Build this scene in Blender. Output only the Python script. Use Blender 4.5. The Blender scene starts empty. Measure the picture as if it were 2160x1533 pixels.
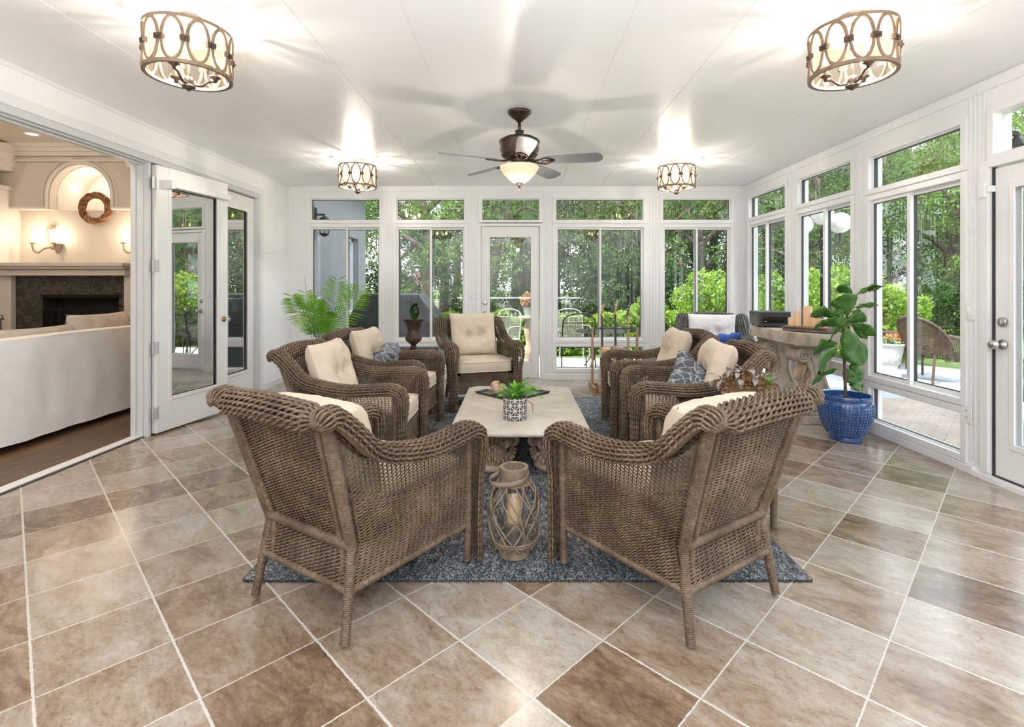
import bpy, bmesh, math, random
import numpy as np
from mathutils import Vector, Matrix, Euler, noise
S = bpy.context.scene
COL = S.collection
PI = math.pi
rad = math.radians

# ------------------------------------------------ camera, world, sun, area light, exposure
F, CX, CY, H = 1071.0, 1090.0, 603.0, 1.236      # focal length and principal point (px of 2160x1533), eye height
cd = bpy.data.cameras.new('camera')
cd.sensor_width = 36.0; cd.lens = F / 2160 * 36
cd.shift_x = -(CX - 1080) / 2160; cd.shift_y = -(766.5 - CY) / 2160
cd.clip_start = 0.05; cd.clip_end = 400
cam = bpy.data.objects.new('camera', cd); COL.objects.link(cam)
cam.location = (0, 0, H); cam.rotation_euler = (PI / 2, 0, 0)
S.camera = cam

def at(px, py, Y):      # world point seen at a pixel at depth Y
    return Vector(((px - CX) / F * Y, Y, H + (CY - py) / F * Y))
def on(px, py, z=0.0):  # world point seen at a pixel on the level z
    Y = F * (H - z) / (py - CY)
    return Vector(((px - CX) / F * Y, Y, z))

S.view_settings.view_transform = 'Standard'; S.view_settings.look = 'None'
S.view_settings.gamma = 1.0; S.view_settings.use_curve_mapping = False
S.view_settings.exposure = 1.0
try:
    S.cycles.max_bounces = 9; S.cycles.diffuse_bounces = 5; S.cycles.glossy_bounces = 4
    S.cycles.transparent_max_bounces = 24; S.cycles.transmission_bounces = 6
    S.cycles.caustics_reflective = False; S.cycles.caustics_refractive = False
    S.cycles.sample_clamp_indirect = 6.0
    S.cycles.use_denoising = True
except Exception: pass

w = bpy.data.worlds.new('sky'); S.world = w; w.use_nodes = True
bg = w.node_tree.nodes['Background']
bg.inputs[0].default_value = (0.86, 0.92, 1.0, 1); bg.inputs[1].default_value = 2.7

sd = bpy.data.lights.new('sun', 'SUN'); sd.energy = 6.0; sd.angle = rad(0.6); sd.color = (1, 0.95, 0.86)
sun = bpy.data.objects.new('sun', sd); COL.objects.link(sun)
sun.rotation_euler = Vector((0.50, 0.34, -1.0)).to_track_quat('-Z', 'Y').to_euler()

def area(name, loc, size, size_y, power, color, target):
    l = bpy.data.lights.new(name, 'AREA'); l.shape = 'RECTANGLE'; l.size = size; l.size_y = size_y
    l.energy = power; l.color = color
    o = bpy.data.objects.new(name, l); COL.objects.link(o); o.location = loc
    o.rotation_euler = (Vector(target) - Vector(loc)).to_track_quat('-Z', 'Y').to_euler()
    return o

def point(name, loc, power, color, r=0.03):
    l = bpy.data.lights.new(name, 'POINT'); l.energy = power; l.color = color; l.shadow_soft_size = r
    o = bpy.data.objects.new(name, l); COL.objects.link(o); o.location = loc
    return o

area('bounce_fill', (0, -0.9, 0.9), 3.6, 1.8, 150, (0.93, 0.96, 1.0), (0, -0.9001, 2.5))  # unseen fill added behind the camera, thrown up at the ceiling

# ------------------------------------------------ materials
MATS = {}
class NT:
    def __init__(s, name):
        s.m = bpy.data.materials.new(name); s.m.use_nodes = True
        s.t = s.m.node_tree; s.t.nodes.clear()
        s.out = s.t.nodes.new('ShaderNodeOutputMaterial')
    def n(s, kind, **k):
        nd = s.t.nodes.new('ShaderNode' + kind)
        for a, v in k.items():
            if a.startswith('i_'):
                key = a[2:]; key = int(key) if key.isdigit() else key.replace('_', ' ')
                nd.inputs[key].default_value = v
            else: setattr(nd, a, v)
        return nd
    def l(s, a, b): s.t.links.new(a, b); return s
    def math(s, op, a, b=None, c=None):
        nd = s.t.nodes.new('ShaderNodeMath'); nd.operation = op
        for i, v in enumerate((a, b, c)):
            if v is None: continue
            if hasattr(v, 'links'): s.l(v, nd.inputs[i])
            else: nd.inputs[i].default_value = v
        return nd.outputs[0]
    def mix(s, fac, a, b, mode='MIX'):
        nd = s.t.nodes.new('ShaderNodeMix'); nd.data_type = 'RGBA'; nd.blend_type = mode
        for k, v in ((0, fac), (6, a), (7, b)):
            if hasattr(v, 'links'): s.l(v, nd.inputs[k])
            else: nd.inputs[k].default_value = (*v, 1) if isinstance(v, tuple) and len(v) == 3 else v
        return nd.outputs[2]
    def noise(s, scale, detail=3, rough=0.5, vec=None, dist=0.0):
        nd = s.n('TexNoise', i_Scale=scale, i_Detail=detail, i_Roughness=rough, i_Distortion=dist)
        s.l(vec if vec is not None else s.obj(), nd.inputs['Vector'])
        return nd.outputs['Fac']
    def obj(s):
        if not hasattr(s, '_o'): s._o = s.n('TexCoord').outputs['Object']
        return s._o
    def ramp(s, fac, stops):
        nd = s.n('ValToRGB'); s.l(fac, nd.inputs[0]); e = nd.color_ramp.elements
        while len(e) < len(stops): e.new(0.5)
        for i, (p, c) in enumerate(stops): e[i].position = p; e[i].color = (*c, 1)
        return nd.outputs[0]
    def bump(s, h, strength=0.3, dist=0.01):
        nd = s.n('Bump', i_Strength=strength, i_Distance=dist); s.l(h, nd.inputs['Height']); return nd.outputs[0]
    def bsdf(s, color, rough=0.5, metal=0.0, bump=None, spec=0.5, **k):
        b = s.n('BsdfPrincipled')
        for key, v in (('Base Color', color), ('Roughness', rough), ('Metallic', metal), ('Specular IOR Level', spec)):
            if hasattr(v, 'links'): s.l(v, b.inputs[key])
            else: b.inputs[key].default_value = (*v, 1) if isinstance(v, tuple) and len(v) == 3 else v
        if bump is not None: s.l(bump, b.inputs['Normal'])
        for a, v in k.items(): b.inputs[a.replace('_', ' ')].default_value = v
        s.l(b.outputs[0], s.out.inputs[0]); return b

def M(name, color, rough=0.5, metal=0.0, var=0.0, vs=8.0, bump=0.0, bs=60.0, spec=0.5, vec_scale=None, **k):
    """plain procedural material: base colour with soft noise variation and a fine noise bump"""
    if name in MATS: return MATS[name]
    t = NT(name); c = color; v = t.obj()
    if vec_scale:
        mp = t.n('Mapping'); mp.inputs['Scale'].default_value = vec_scale; t.l(v, mp.inputs[0]); v = mp.outputs[0]
    if var > 0:
        c = t.ramp(t.noise(vs, 4, 0.6, v), [(0.3, tuple(x * (1 - var) for x in color)), (0.7, tuple(min(1, x * (1 + var)) for x in color))])
    b = t.bump(t.noise(bs, 4, 0.6, v), bump, 0.005) if bump > 0 else None
    t.bsdf(c, rough, metal, b, spec, **k)
    MATS[name] = t.m; return t.m

def emit(name, color, strength):
    if name in MATS: return MATS[name]
    t = NT(name); e = t.n('Emission'); e.inputs[0].default_value = (*color, 1); e.inputs[1].default_value = strength
    t.l(e.outputs[0], t.out.inputs[0]); MATS[name] = t.m; return t.m

def glass(name, tint=(1, 1, 1), refl=1.0, base=0.04, rough=0.0):
    if name in MATS: return MATS[name]
    t = NT(name); tr = t.n('BsdfTransparent'); tr.inputs[0].default_value = (*tint, 1)
    g = t.n('BsdfGlossy'); g.inputs['Roughness'].default_value = rough; g.inputs[0].default_value = (1, 1, 1, 1)
    lw = t.n('LayerWeight', i_Blend=0.5)
    f = t.math('MULTIPLY_ADD', t.math('POWER', lw.outputs['Facing'], 4.0), refl, base)
    mx = t.n('MixShader'); t.l(f, mx.inputs[0]); t.l(tr.outputs[0], mx.inputs[1]); t.l(g.outputs[0], mx.inputs[2])
    t.l(mx.outputs[0], t.out.inputs[0]); MATS[name] = t.m; return t.m

def leafmat(name, c1, c2, trans=0.35, vs=1.2, rough=0.55, spec=0.3):
    if name in MATS: return MATS[name]
    t = NT(name)
    oi = t.n('ObjectInfo')
    va = t.n('VectorMath', operation='ADD'); t.l(t.obj(), va.inputs[0]); t.l(oi.outputs['Location'], va.inputs[1])
    c = t.ramp(t.noise(vs, 3, 0.7, va.outputs[0]), [(0.32, c1), (0.68, c2)])
    b = t.n('BsdfPrincipled'); t.l(c, b.inputs['Base Color']); b.inputs['Roughness'].default_value = rough
    b.inputs['Specular IOR Level'].default_value = spec
    tl = t.n('BsdfTranslucent'); t.l(t.mix(1.0, c, (1.0, 0.92, 0.62), 'MULTIPLY'), tl.inputs[0])
    mx = t.n('MixShader'); mx.inputs[0].default_value = trans
    t.l(b.outputs[0], mx.inputs[1]); t.l(tl.outputs[0], mx.inputs[2]); t.l(mx.outputs[0], t.out.inputs[0])
    MATS[name] = t.m; return t.m

# ------------------------------------------------ mesh building
def tagit(o, label=None, cat=None, group=None, kind=None):
    if label: o['label'] = label
    if cat: o['category'] = cat
    if group: o['group'] = group
    if kind: o['kind'] = kind
    return o
def thing(name, label, cat, loc=(0, 0, 0), rz=0.0, group=None, scale=1.0):
    o = bpy.data.objects.new(name, None); COL.objects.link(o); o.empty_display_size = 0.1
    o.location = loc; o.rotation_euler = (0, 0, rz); o.scale = (scale,) * 3
    return tagit(o, label, cat, group)
def copy_tree(o, parent=None):
    c = o.copy(); COL.objects.link(c); c.parent = parent
    for ch in list(o.children): copy_tree(ch, c)
    return c

def unit(v): return v / (np.linalg.norm(v) + 1e-12)

class MB:
    """collects geometry and links it as one mesh object"""
    def __init__(s): s.V = []; s.Fc = []; s.n = 0; s.A = []
    def add(s, verts, faces):
        verts = np.asarray(verts, float).reshape(-1, 3); k = s.n
        s.V.append(verts); s.n += len(verts)
        s.Fc.extend([tuple(i + k for i in f) for f in faces]); return s
    def box(s, c, d, rot=None, taper=1.0):
        x, y, z = d[0] / 2, d[1] / 2, d[2] / 2; t = taper
        v = [(-x, -y, -z), (x, -y, -z), (x, y, -z), (-x, y, -z), (-x * t, -y * t, z), (x * t, -y * t, z), (x * t, y * t, z), (-x * t, y * t, z)]
        R = Euler(rot).to_matrix() if rot is not None else None
        v = [(R @ Vector(p) if R else Vector(p)) + Vector(c) for p in v]
        return s.add(v, [(0, 3, 2, 1), (4, 5, 6, 7), (0, 1, 5, 4), (1, 2, 6, 5), (2, 3, 7, 6), (3, 0, 4, 7)])
    def bb(s, x0, x1, y0, y1, z0, z1):
        return s.box(((x0 + x1) / 2, (y0 + y1) / 2, (z0 + z1) / 2), (abs(x1 - x0), abs(y1 - y0), abs(z1 - z0)))
    def tube(s, path, r, n=8, caps=True, closed=False, flat=1.0, up=None):
        P = np.asarray(path, float); m = len(P)
        R = np.full(m, r) if np.isscalar(r) else np.asarray(r, float)
        T = np.roll(P, -1, 0) - np.roll(P, 1, 0) if closed else np.gradient(P, axis=0)
        T /= (np.linalg.norm(T, axis=1)[:, None] + 1e-12)
        u = np.array(up if up is not None else ((0, 0, 1) if abs(T[0][2]) < 0.9 else (1, 0, 0)), float)
        V = np.zeros((m, n, 3)); a = np.arange(n) * 2 * PI / n
        for i in range(m):
            u = u - T[i] * np.dot(u, T[i]); u = unit(u)
            b = np.cross(T[i], u)
            V[i] = P[i] + R[i] * (np.cos(a)[:, None] * u + flat * np.sin(a)[:, None] * b)
            if up is not None: u = np.array(up, float)
        fc = []
        mm = m if closed else m - 1
        for i in range(mm):
            i2 = (i + 1) % m
            for j in range(n): fc.append((i * n + j, i * n + (j + 1) % n, i2 * n + (j + 1) % n, i2 * n + j))
        if caps and not closed:
            fc.append(tuple(range(n))[::-1]); fc.append(tuple((m - 1) * n + j for j in range(n)))
        return s.add(V.reshape(-1, 3), fc)
    def rod(s, a, b, r, n=8, r2=None): return s.tube([a, b], [r, r if r2 is None else r2], n)
    def lathe(s, prof, c=(0, 0, 0), n=24, axis='Z', caps=True, rmod=None, mat=None):
        m = len(prof); V = []
        for r, z in prof:
            for j in range(n):
                a = 2 * PI * j / n; rr = r * (rmod(a, z) if rmod else 1)
                p = (rr * math.cos(a), rr * math.sin(a), z)
                if axis == 'Y': p = (p[0], z, p[1])
                if axis == 'X': p = (z, p[0], p[1])
                if mat: p = mat @ Vector(p)
                V.append((p[0] + c[0], p[1] + c[1], p[2] + c[2]))
        fc = [(i * n + j, i * n + (j + 1) % n, (i + 1) * n + (j + 1) % n, (i + 1) * n + j) for i in range(m - 1) for j in range(n)]
        if caps: fc += [tuple(range(n))[::-1], tuple((m - 1) * n + j for j in range(n))]
        return s.add(V, fc)
    def prism(s, poly, d0, d1, axis='Y'):
        """extrude a 2D polygon; axis Y: poly is (x,z); axis X: poly is (y,z); axis Z: poly is (x,y)"""
        n = len(poly)
        f = {'Y': lambda p, d: (p[0], d, p[1]), 'X': lambda p, d: (d, p[0], p[1]), 'Z': lambda p, d: (p[0], p[1], d)}[axis]
        V = [f(p, d0) for p in poly] + [f(p, d1) for p in poly]
        fc = [tuple(range(n)), tuple(range(2 * n - 1, n - 1, -1))] + [(i, i + n, (i + 1) % n + n, (i + 1) % n) for i in range(n)]
        return s.add(V, fc)
    def sphere(s, c, r, n=16, m=10, sc=(1, 1, 1)):
        V = []; 
        for i in range(m + 1):
            t = PI * i / m
            for j in range(n):
                a = 2 * PI * j / n
                V.append((c[0] + r * sc[0] * math.sin(t) * math.cos(a), c[1] + r * sc[1] * math.sin(t) * math.sin(a), c[2] + r * sc[2] * math.cos(t)))
        fc = [(i * n + j, (i + 1) * n + j, (i + 1) * n + (j + 1) % n, i * n + (j + 1) % n) for i in range(m) for j in range(n)]
        return s.add(V, fc)
    def torus(s, c, R, r, n=32, k=8, sx=1.0, flatz=1.0, axis='Z'):
        P = []
        for i in range(n):
            a = 2 * PI * i / n; p = (R * sx * math.cos(a), R * math.sin(a), 0)
            if axis == 'Y': p = (p[0], 0, p[1])
            if axis == 'X': p = (0, p[0], p[1])
            P.append((p[0] + c[0], p[1] + c[1], p[2] + c[2]))
        return s.tube(P, r, k, closed=True, flat=flatz)
    def grid(s, fn, nu, nv, closeu=False):
        V = [fn(i / (nu - (0 if closeu else 1)), j / (nv - 1)) for i in range(nu) for j in range(nv)]
        fc = []
        for i in range(nu if closeu else nu - 1):
            i2 = (i + 1) % nu
            for j in range(nv - 1): fc.append((i * nv + j, i2 * nv + j, i2 * nv + j + 1, i * nv + j + 1))
        return s.add(V, fc)
    def build(s, name, mat=None, parent=None, smooth=False, bevel=0.0, loc=None, rz=None, solid=0.0, sub=0, ang=None, fix=False):
        me = bpy.data.meshes.new(name)
        V = np.concatenate(s.V) if s.V else np.zeros((0, 3))
        me.from_pydata(V.tolist(), [], s.Fc); me.update()
        if mat: me.materials.append(mat)
        if fix:
            b = bmesh.new(); b.from_mesh(me); bmesh.ops.recalc_face_normals(b, faces=b.faces); b.to_mesh(me); b.free()
        if smooth: me.polygons.foreach_set('use_smooth', np.ones(len(me.polygons), bool))
        if ang and smooth: me.set_sharp_from_angle(angle=rad(ang))
        o = bpy.data.objects.new(name, me); COL.objects.link(o)
        if parent: o.parent = parent
        if loc is not None: o.location = loc
        if rz is not None: o.rotation_euler = (0, 0, rz)
        if solid: md = o.modifiers.new('s', 'SOLIDIFY'); md.thickness = solid; md.offset = 0
        if bevel > 0:
            md = o.modifiers.new('b', 'BEVEL'); md.width = bevel; md.segments = 2; md.limit_method = 'ANGLE'; md.angle_limit = rad(40)
        if sub: md = o.modifiers.new('u', 'SUBSURF'); md.levels = sub; md.render_levels = sub
        return o

def smoothpath(pts, k=8):
    """Catmull-Rom through the points"""
    P = [np.array(p, float) for p in pts]; P = [2 * P[0] - P[1]] + P + [2 * P[-1] - P[-2]]; out = []
    for i in range(1, len(P) - 2):
        for j in range(k):
            t = j / k; a, b, c, d = P[i - 1], P[i], P[i + 1], P[i + 2]
            out.append(0.5 * ((2 * b) + (c - a) * t + (2 * a - 5 * b + 4 * c - d) * t * t + (3 * b - a - 3 * c + d) * t ** 3))
    out.append(P[-2]); return np.array(out)
def spiral(c, r0, r1, turns, a0, n=40, plane='XZ'):
    out = []
    for i in range(n):
        t = i / (n - 1); r = r0 + (r1 - r0) * t; a = a0 + turns * 2 * PI * t
        u, v = r * math.cos(a), r * math.sin(a)
        out.append((c[0] + u, c[1], c[2] + v) if plane == 'XZ' else (c[0], c[1] + u, c[2] + v))
    return out

# common materials
white = M('painted_white', (0.83, 0.83, 0.825), 0.35, bump=0.02, bs=30)
white2 = M('white_vinyl', (0.83, 0.835, 0.835), 0.28)
stucco = M('white_stucco', (0.92, 0.92, 0.925), 0.8, bump=0.45, bs=70)
gasket = M('dark_gasket', (0.03, 0.03, 0.032), 0.4)
steel = M('brushed_nickel', (0.55, 0.53, 0.50), 0.28, 1.0)
bronze = M('aged_bronze', (0.065, 0.042, 0.028), 0.42, 0.6, var=0.25, vs=30)
driftwood = M('weathered_wood', (0.20, 0.155, 0.115), 0.6, var=0.3, vs=14, bump=0.2, bs=120)
pane = glass('window_glass', (0.85, 0.87, 0.87), 0.75, 0.03)
doorpane = glass('door_glass', (0.62, 0.64, 0.62), 0.8, 0.62)
# ------------------------------------------------ room shell
XW, YB, ZC = 3.0, 6.70, 2.555
YR = -3.3

def travertine():
    t = NT('travertine_tiles'); o = t.obj()
    mp = t.n('Mapping'); mp.vector_type = 'POINT'
    mp.inputs['Rotation'].default_value = (0, 0, rad(45))
    sub = t.n('VectorMath', operation='SUBTRACT'); t.l(o, sub.inputs[0]); sub.inputs[1].default_value = (-0.449, 2.021, 0)
    t.l(sub.outputs[0], mp.inputs[0])
    sc = t.n('VectorMath', operation='SCALE'); t.l(mp.outputs[0], sc.inputs[0]); sc.inputs['Scale'].default_value = 1 / 0.3535
    sx = t.n('SeparateXYZ'); t.l(sc.outputs[0], sx.inputs[0])
    # ragged edges
    nz = t.math('MULTIPLY', t.math('SUBTRACT', t.noise(42, 6, 0.8), 0.5), 0.026)
    wid = t.math('MULTIPLY_ADD', t.math('SUBTRACT', t.noise(70, 4, 0.8), 0.5), 0.030, 0.011)
    def edge(c):
        f = t.math('FRACT', t.math('ADD', c, nz)); return t.math('MINIMUM', f, t.math('SUBTRACT', 1.0, f))
    ex, ey = edge(sx.outputs[0]), edge(sx.outputs[1])
    g1 = t.math('LESS_THAN', ex, t.math('MULTIPLY', wid, 0.62)); g2 = t.math('LESS_THAN', ey, wid)
    grout = t.math('MAXIMUM', g1, g2)
    fl = t.n('VectorMath', operation='FLOOR'); t.l(sc.outputs[0], fl.inputs[0])
    wn = t.n('TexWhiteNoise', noise_dimensions='2D'); t.l(fl.outputs[0], wn.inputs['Vector'])
    # each tile gets its own veining: shift the noise by the tile's random colour
    sh = t.n('VectorMath', operation='SCALE'); t.l(wn.outputs['Color'], sh.inputs[0]); sh.inputs['Scale'].default_value = 30
    add = t.n('VectorMath', operation='ADD'); t.l(sc.outputs[0], add.inputs[0]); t.l(sh.outputs[0], add.inputs[1])
    st = t.n('Mapping'); st.inputs['Scale'].default_value = (0.8, 1.5, 1); t.l(add.outputs[0], st.inputs[0])
    n1 = t.noise(1.7, 8, 0.70, st.outputs[0], 0.9); n2 = t.noise(11, 8, 0.8, st.outputs[0], 0.4); n3 = t.noise(34, 5, 0.75, add.outputs[0])
    f = t.math('ADD', t.math('MULTIPLY', n1, 0.62), t.math('MULTIPLY', n2, 0.38))
    f = t.math('ADD', f, t.math('MULTIPLY', t.math('SUBTRACT', wn.outputs['Value'], 0.5), 0.26))
    f = t.math('MULTIPLY_ADD', t.math('SUBTRACT', f, 0.5), 1.55, 0.52)
    c = t.ramp(f, [(0.22, (0.105, 0.066, 0.041)), (0.38, (0.215, 0.142, 0.090)), (0.50, (0.292, 0.218, 0.156)), (0.64, (0.365, 0.305, 0.247)), (0.80, (0.45, 0.405, 0.35))])
    pit = t.math('MULTIPLY', t.math('LESS_THAN', n3, 0.42), t.math('LESS_THAN', n2, 0.49))
    c = t.mix(t.math('MULTIPLY', pit, 0.6), c, (0.16, 0.10, 0.065))
    c = t.mix(grout, c, (0.56, 0.53, 0.48))
    ht = t.math('SUBTRACT', t.math('MULTIPLY', n3, 0.25), grout)
    rg = t.math('ADD', t.math('MULTIPLY_ADD', n2, 0.22, 0.09), t.math('MULTIPLY', grout, 0.4))
    t.bsdf(c, rg, 0, t.bump(ht, 0.35, 0.002), 0.5, Coat_Weight=0.55, Coat_Roughness=0.2)
    return t.m

fl = MB().bb(-XW - 0.12, XW + 0.12, YR, YB + 0.1, -0.10, 0.0).build('floor', travertine()); tagit(fl, kind='structure')

# ceiling: white panels with seams
cm = NT('ceiling_panel_paint')
cm.bsdf((0.93, 0.93, 0.935), 0.30, 0, cm.bump(cm.noise(2.0, 2, 0.5), 0.08, 0.02), 0.45)
cb = MB(); xs = [-XW - 0.1, -2.2, -1.08, -0.54, 0.56, 1.11, 2.2, XW + 0.1]
cb.bb(-XW - 0.1, XW + 0.1, YR, YB + 0.1, ZC + 0.004, ZC + 0.14)
for a, b in zip(xs[:-1], xs[1:]): cb.bb(a + 0.0022, b - 0.0022, YR, YB + 0.1, ZC, ZC + 0.006)
tagit(cb.build('ceiling', cm.m), kind='structure')
rb = MB().bb(-XW - 0.3, XW + 0.45, YR - 0.3, YB + 0.35, ZC + 0.15, ZC + 0.24)
tagit(rb.build('trim_1', white), 'white roof panel above the sunroom', kind='structure')

def holes_wall(name, axis, fixed, th, u0, u1, z0, z1, holes, mat):
    """wall slab in the plane axis=fixed with rectangular holes (ua,ub,za,zb)"""
    us = sorted({u0, u1, *[h[0] for h in holes], *[h[1] for h in holes]}); zs = sorted({z0, z1, *[h[2] for h in holes], *[h[3] for h in holes]})
    mb = MB()
    for a, b in zip(us[:-1], us[1:]):
        for c, d in zip(zs[:-1], zs[1:]):
            um, zm = (a + b) / 2, (c + d) / 2
            if any(h[0] < um < h[1] and h[2] < zm < h[3] for h in holes): continue
            if axis == 'Y': mb.bb(a, b, fixed, fixed + th, c, d)
            else: mb.bb(fixed, fixed + th, a, b, c, d)
    return tagit(mb.build(name, mat), kind='structure')

WN = [0]
def window(axis, fixed, out, u0, u1, ts, sl, kn, split, frontleft=True, opaque=None):
    """sunroom window: transom pane, sliding sashes and knee pane. out=+1/-1 direction to the outdoors along the axis normal"""
    WN[0] += 1
    root = bpy.data.objects.new('window_%d' % WN[0], None); COL.objects.link(root)
    root['kind'] = 'structure'
    def bx(mb, a, b, c, d, e0, e1):
        p, q = fixed + out * e0, fixed + out * e1
        if axis == 'Y': mb.bb(a, b, min(p, q), max(p, q), c, d)
        else: mb.bb(min(p, q), max(p, q), a, b, c, d)
    def frame(mb, a, b, c, d, w, e0, e1):
        bx(mb, a, a + w, c, d, e0, e1); bx(mb, b - w, b, c, d, e0, e1)
        bx(mb, a + w, b - w, c, c + w, e0, e1); bx(mb, a + w, b - w, d - w, d, e0, e1)
    fr = MB(); W = 0.042
    # outer trim frames stand 14 mm proud of the wall face
    for (c, d) in (ts, sl, kn):
        frame(fr, u0 - W, u1 + W, c - W, d + W, W + 0.003, -0.014, 0.10)
    frame(fr, u0, u1, ts[0], ts[1], 0.012, 0.02, 0.08); frame(fr, u0, u1, kn[0], kn[1], 0.014, 0.02, 0.08)
    fr.build('window_frame', white2, root, bevel=0.003)
    for i, (a, b) in enumerate(((u0, split + 0.018), (split - 0.018, u1))):
        near = (i == 0) == frontleft; e = 0.012 if near else 0.045
        sb = MB(); frame(sb, a, b, sl[0], sl[1], 0.030, e, e + 0.030)
        so = sb.build('sash', white2, root, bevel=0.002)
        gb = MB(); frame(gb, a + 0.030, b - 0.030, sl[0] + 0.030, sl[1] - 0.030, 0.005, e + 0.004, e + 0.026); gb.build('gasket', gasket, so)
        pb = MB(); bx(pb, a + 0.03, b - 0.03, sl[0] + 0.03, sl[1] - 0.03, e + 0.013, e + 0.017); pb.build('pane', pane, so)
        lb = MB(); lu = (a + 0.012) if i == 0 else (b - 0.012); bx(lb, lu - 0.008, lu + 0.008, 1.02, 1.14, e - 0.012, e); lb.build('latch', white2, so)
    for (c, d) in (ts, kn):
        gb = MB(); frame(gb, u0 + 0.012, u1 - 0.012, c + 0.012, d - 0.012, 0.004, 0.03, 0.06); gb.build('gasket', gasket, root)
        pb = MB(); bx(pb, u0 + 0.012, u1 - 0.012, c + 0.012, d - 0.012, 0.043, 0.048); pb.build('pane', pane, root)
    return root

def Xb(px): return (px - CX) / F * YB
def Zb(py): return H + (CY - py) / F * YB
# back wall: four windows and a door
backw = [(650, 806, 730), (831, 985, 908), (1167, 1363, 1266), (1393, 1546, 1470)]
tsB = (Zb(465), Zb(419)); slB = (Zb(716), Zb(479)); knB = (Zb(778), Zb(730))
W = 0.042
hol = []
for a, b, c in backw:
    u0, u1 = Xb(a + 5), Xb(b - 5)
    for z in (tsB, slB, knB): hol.append((u0, u1, z[0], z[1]))
    window('Y', YB, 1, u0, u1, tsB, slB, knB, Xb(c))
dx0, dx1, dz = Xb(1014), Xb(1139), Zb(477)
hol += [(dx0, dx1, 0.0, dz), (Xb(1016), Xb(1138), tsB[0], tsB[1])]
wb = holes_wall('wall_back', 'Y', YB, 0.11, -XW - 0.12, XW + 0.12, 0, ZC, hol, white2)
# door transom
def framed_pane(name, axis, fixed, out, u0, u1, c, d):
    root = bpy.data.objects.new(name, None); COL.objects.link(root); root['kind'] = 'structure'
    def bx(mb, a, b, c, d, e0, e1):
        p, q = fixed + out * e0, fixed + out * e1
        if axis == 'Y': mb.bb(a, b, min(p, q), max(p, q), c, d)
        else: mb.bb(min(p, q), max(p, q), a, b, c, d)
    fb = MB(); W = 0.042
    for a, b, e, f in ((u0 - W, u0 + 0.003, c - W, d + W), (u1 - 0.003, u1 + W, c - W, d + W), (u0 + 0.003, u1 - 0.003, c - W, c + 0.003), (u0 + 0.003, u1 - 0.003, d - 0.003, d + W)): bx(fb, a, b, e, f, -0.014, 0.10)
    fb.build('window_frame', white2, root, bevel=0.003)
    pb = MB(); bx(pb, u0, u1, c, d, 0.043, 0.048); pb.build('pane', pane, root)
    return root
WN[0] += 1; framed_pane('window_%d' % WN[0], 'Y', YB, 1, Xb(1016), Xb(1138), *tsB)

def door(name, w, h, label=None, gl=pane, stile=0.10, topr=0.11, botr=0.22, th=0.045, handle=None):
    """door slab, local: hinge at x=0, width along +x, thickness along y centred, bottom at z=0"""
    r = bpy.data.objects.new(name, None); COL.objects.link(r); r['kind'] = 'structure'
    if label: r['label'] = label
    s = MB()
    s.bb(0, stile, -th / 2, th / 2, 0, h); s.bb(w - stile, w, -th / 2, th / 2, 0, h)
    s.bb(stile, w - stile, -th / 2, th / 2, 0, botr); s.bb(stile, w - stile, -th / 2, th / 2, h - topr, h)
    s.build('door_panel', white, r, bevel=0.003)
    b = MB(); q = 0.022
    for y in (-th / 2 - 0.006, th / 2 - 0.004):
        for a, bb_, c, d in ((stile - q / 2, stile + q, botr - q / 2, h - topr + q / 2), (w - stile - q, w - stile + q / 2, botr - q / 2, h - topr + q / 2), (stile + q, w - stile - q, botr - q / 2, botr + q), (stile + q, w - stile - q, h - topr - q, h - topr + q / 2)):
            b.bb(a, bb_, y, y + 0.010, c, d)
    b.build('glazing_bead', white, r, bevel=0.002)
    MB().bb(stile, w - stile, -0.003, 0.003, botr, h - topr).build('pane', gl, r)
    return r
def knobs(r, x, y, z, z2, sgn):
    k = MB(); k.lathe([(0.030, 0), (0.030, sgn * 0.008), (0.012, sgn * 0.012), (0.011, sgn * 0.035), (0.024, sgn * 0.045), (0.030, sgn * 0.062), (0.022, sgn * 0.078), (0.004, sgn * 0.082)], (x, y, z), 20, 'Y')
    k.build('door_handle', steel, r, smooth=True, fix=True)
    k = MB(); k.lathe([(0.030, 0), (0.030, sgn * 0.010), (0.022, sgn * 0.016), (0.004, sgn * 0.017)], (x, y, z2), 20, 'Y'); k.bb(x - 0.004, x + 0.004, y + sgn * 0.016, y + sgn * 0.026, z2 - 0.014, z2 + 0.014)
    k.build('deadbolt', steel, r, smooth=True, ang=30, fix=True)
DB = door('door_1', dx1 - dx0 - 0.02, dz - 0.02, 'white glass-paned door in the back window wall', stile=0.087, topr=0.115, botr=0.20)
DB.location = (dx0 + 0.01, YB + 0.035, 0.012)
knobs(DB, 0.045, -0.024, 0.86, 1.005, -1)
jb = MB()
jb.bb(dx0 - 0.05, dx0, YB - 0.014, YB + 0.0, 0, dz + 0.05); jb.bb(dx1, dx1 + 0.05, YB - 0.014, YB, 0, dz + 0.05); jb.bb(dx0, dx1, YB - 0.014, YB, dz, dz + 0.05)
tagit(jb.build('trim_2', white2, bevel=0.003), 'casing of the back door', kind='structure')
tagit(MB().bb(dx0, dx1, YB - 0.02, YB + 0.09, 0.0, 0.012).build('trim_3', steel), 'threshold of the back door', kind='structure')

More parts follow.
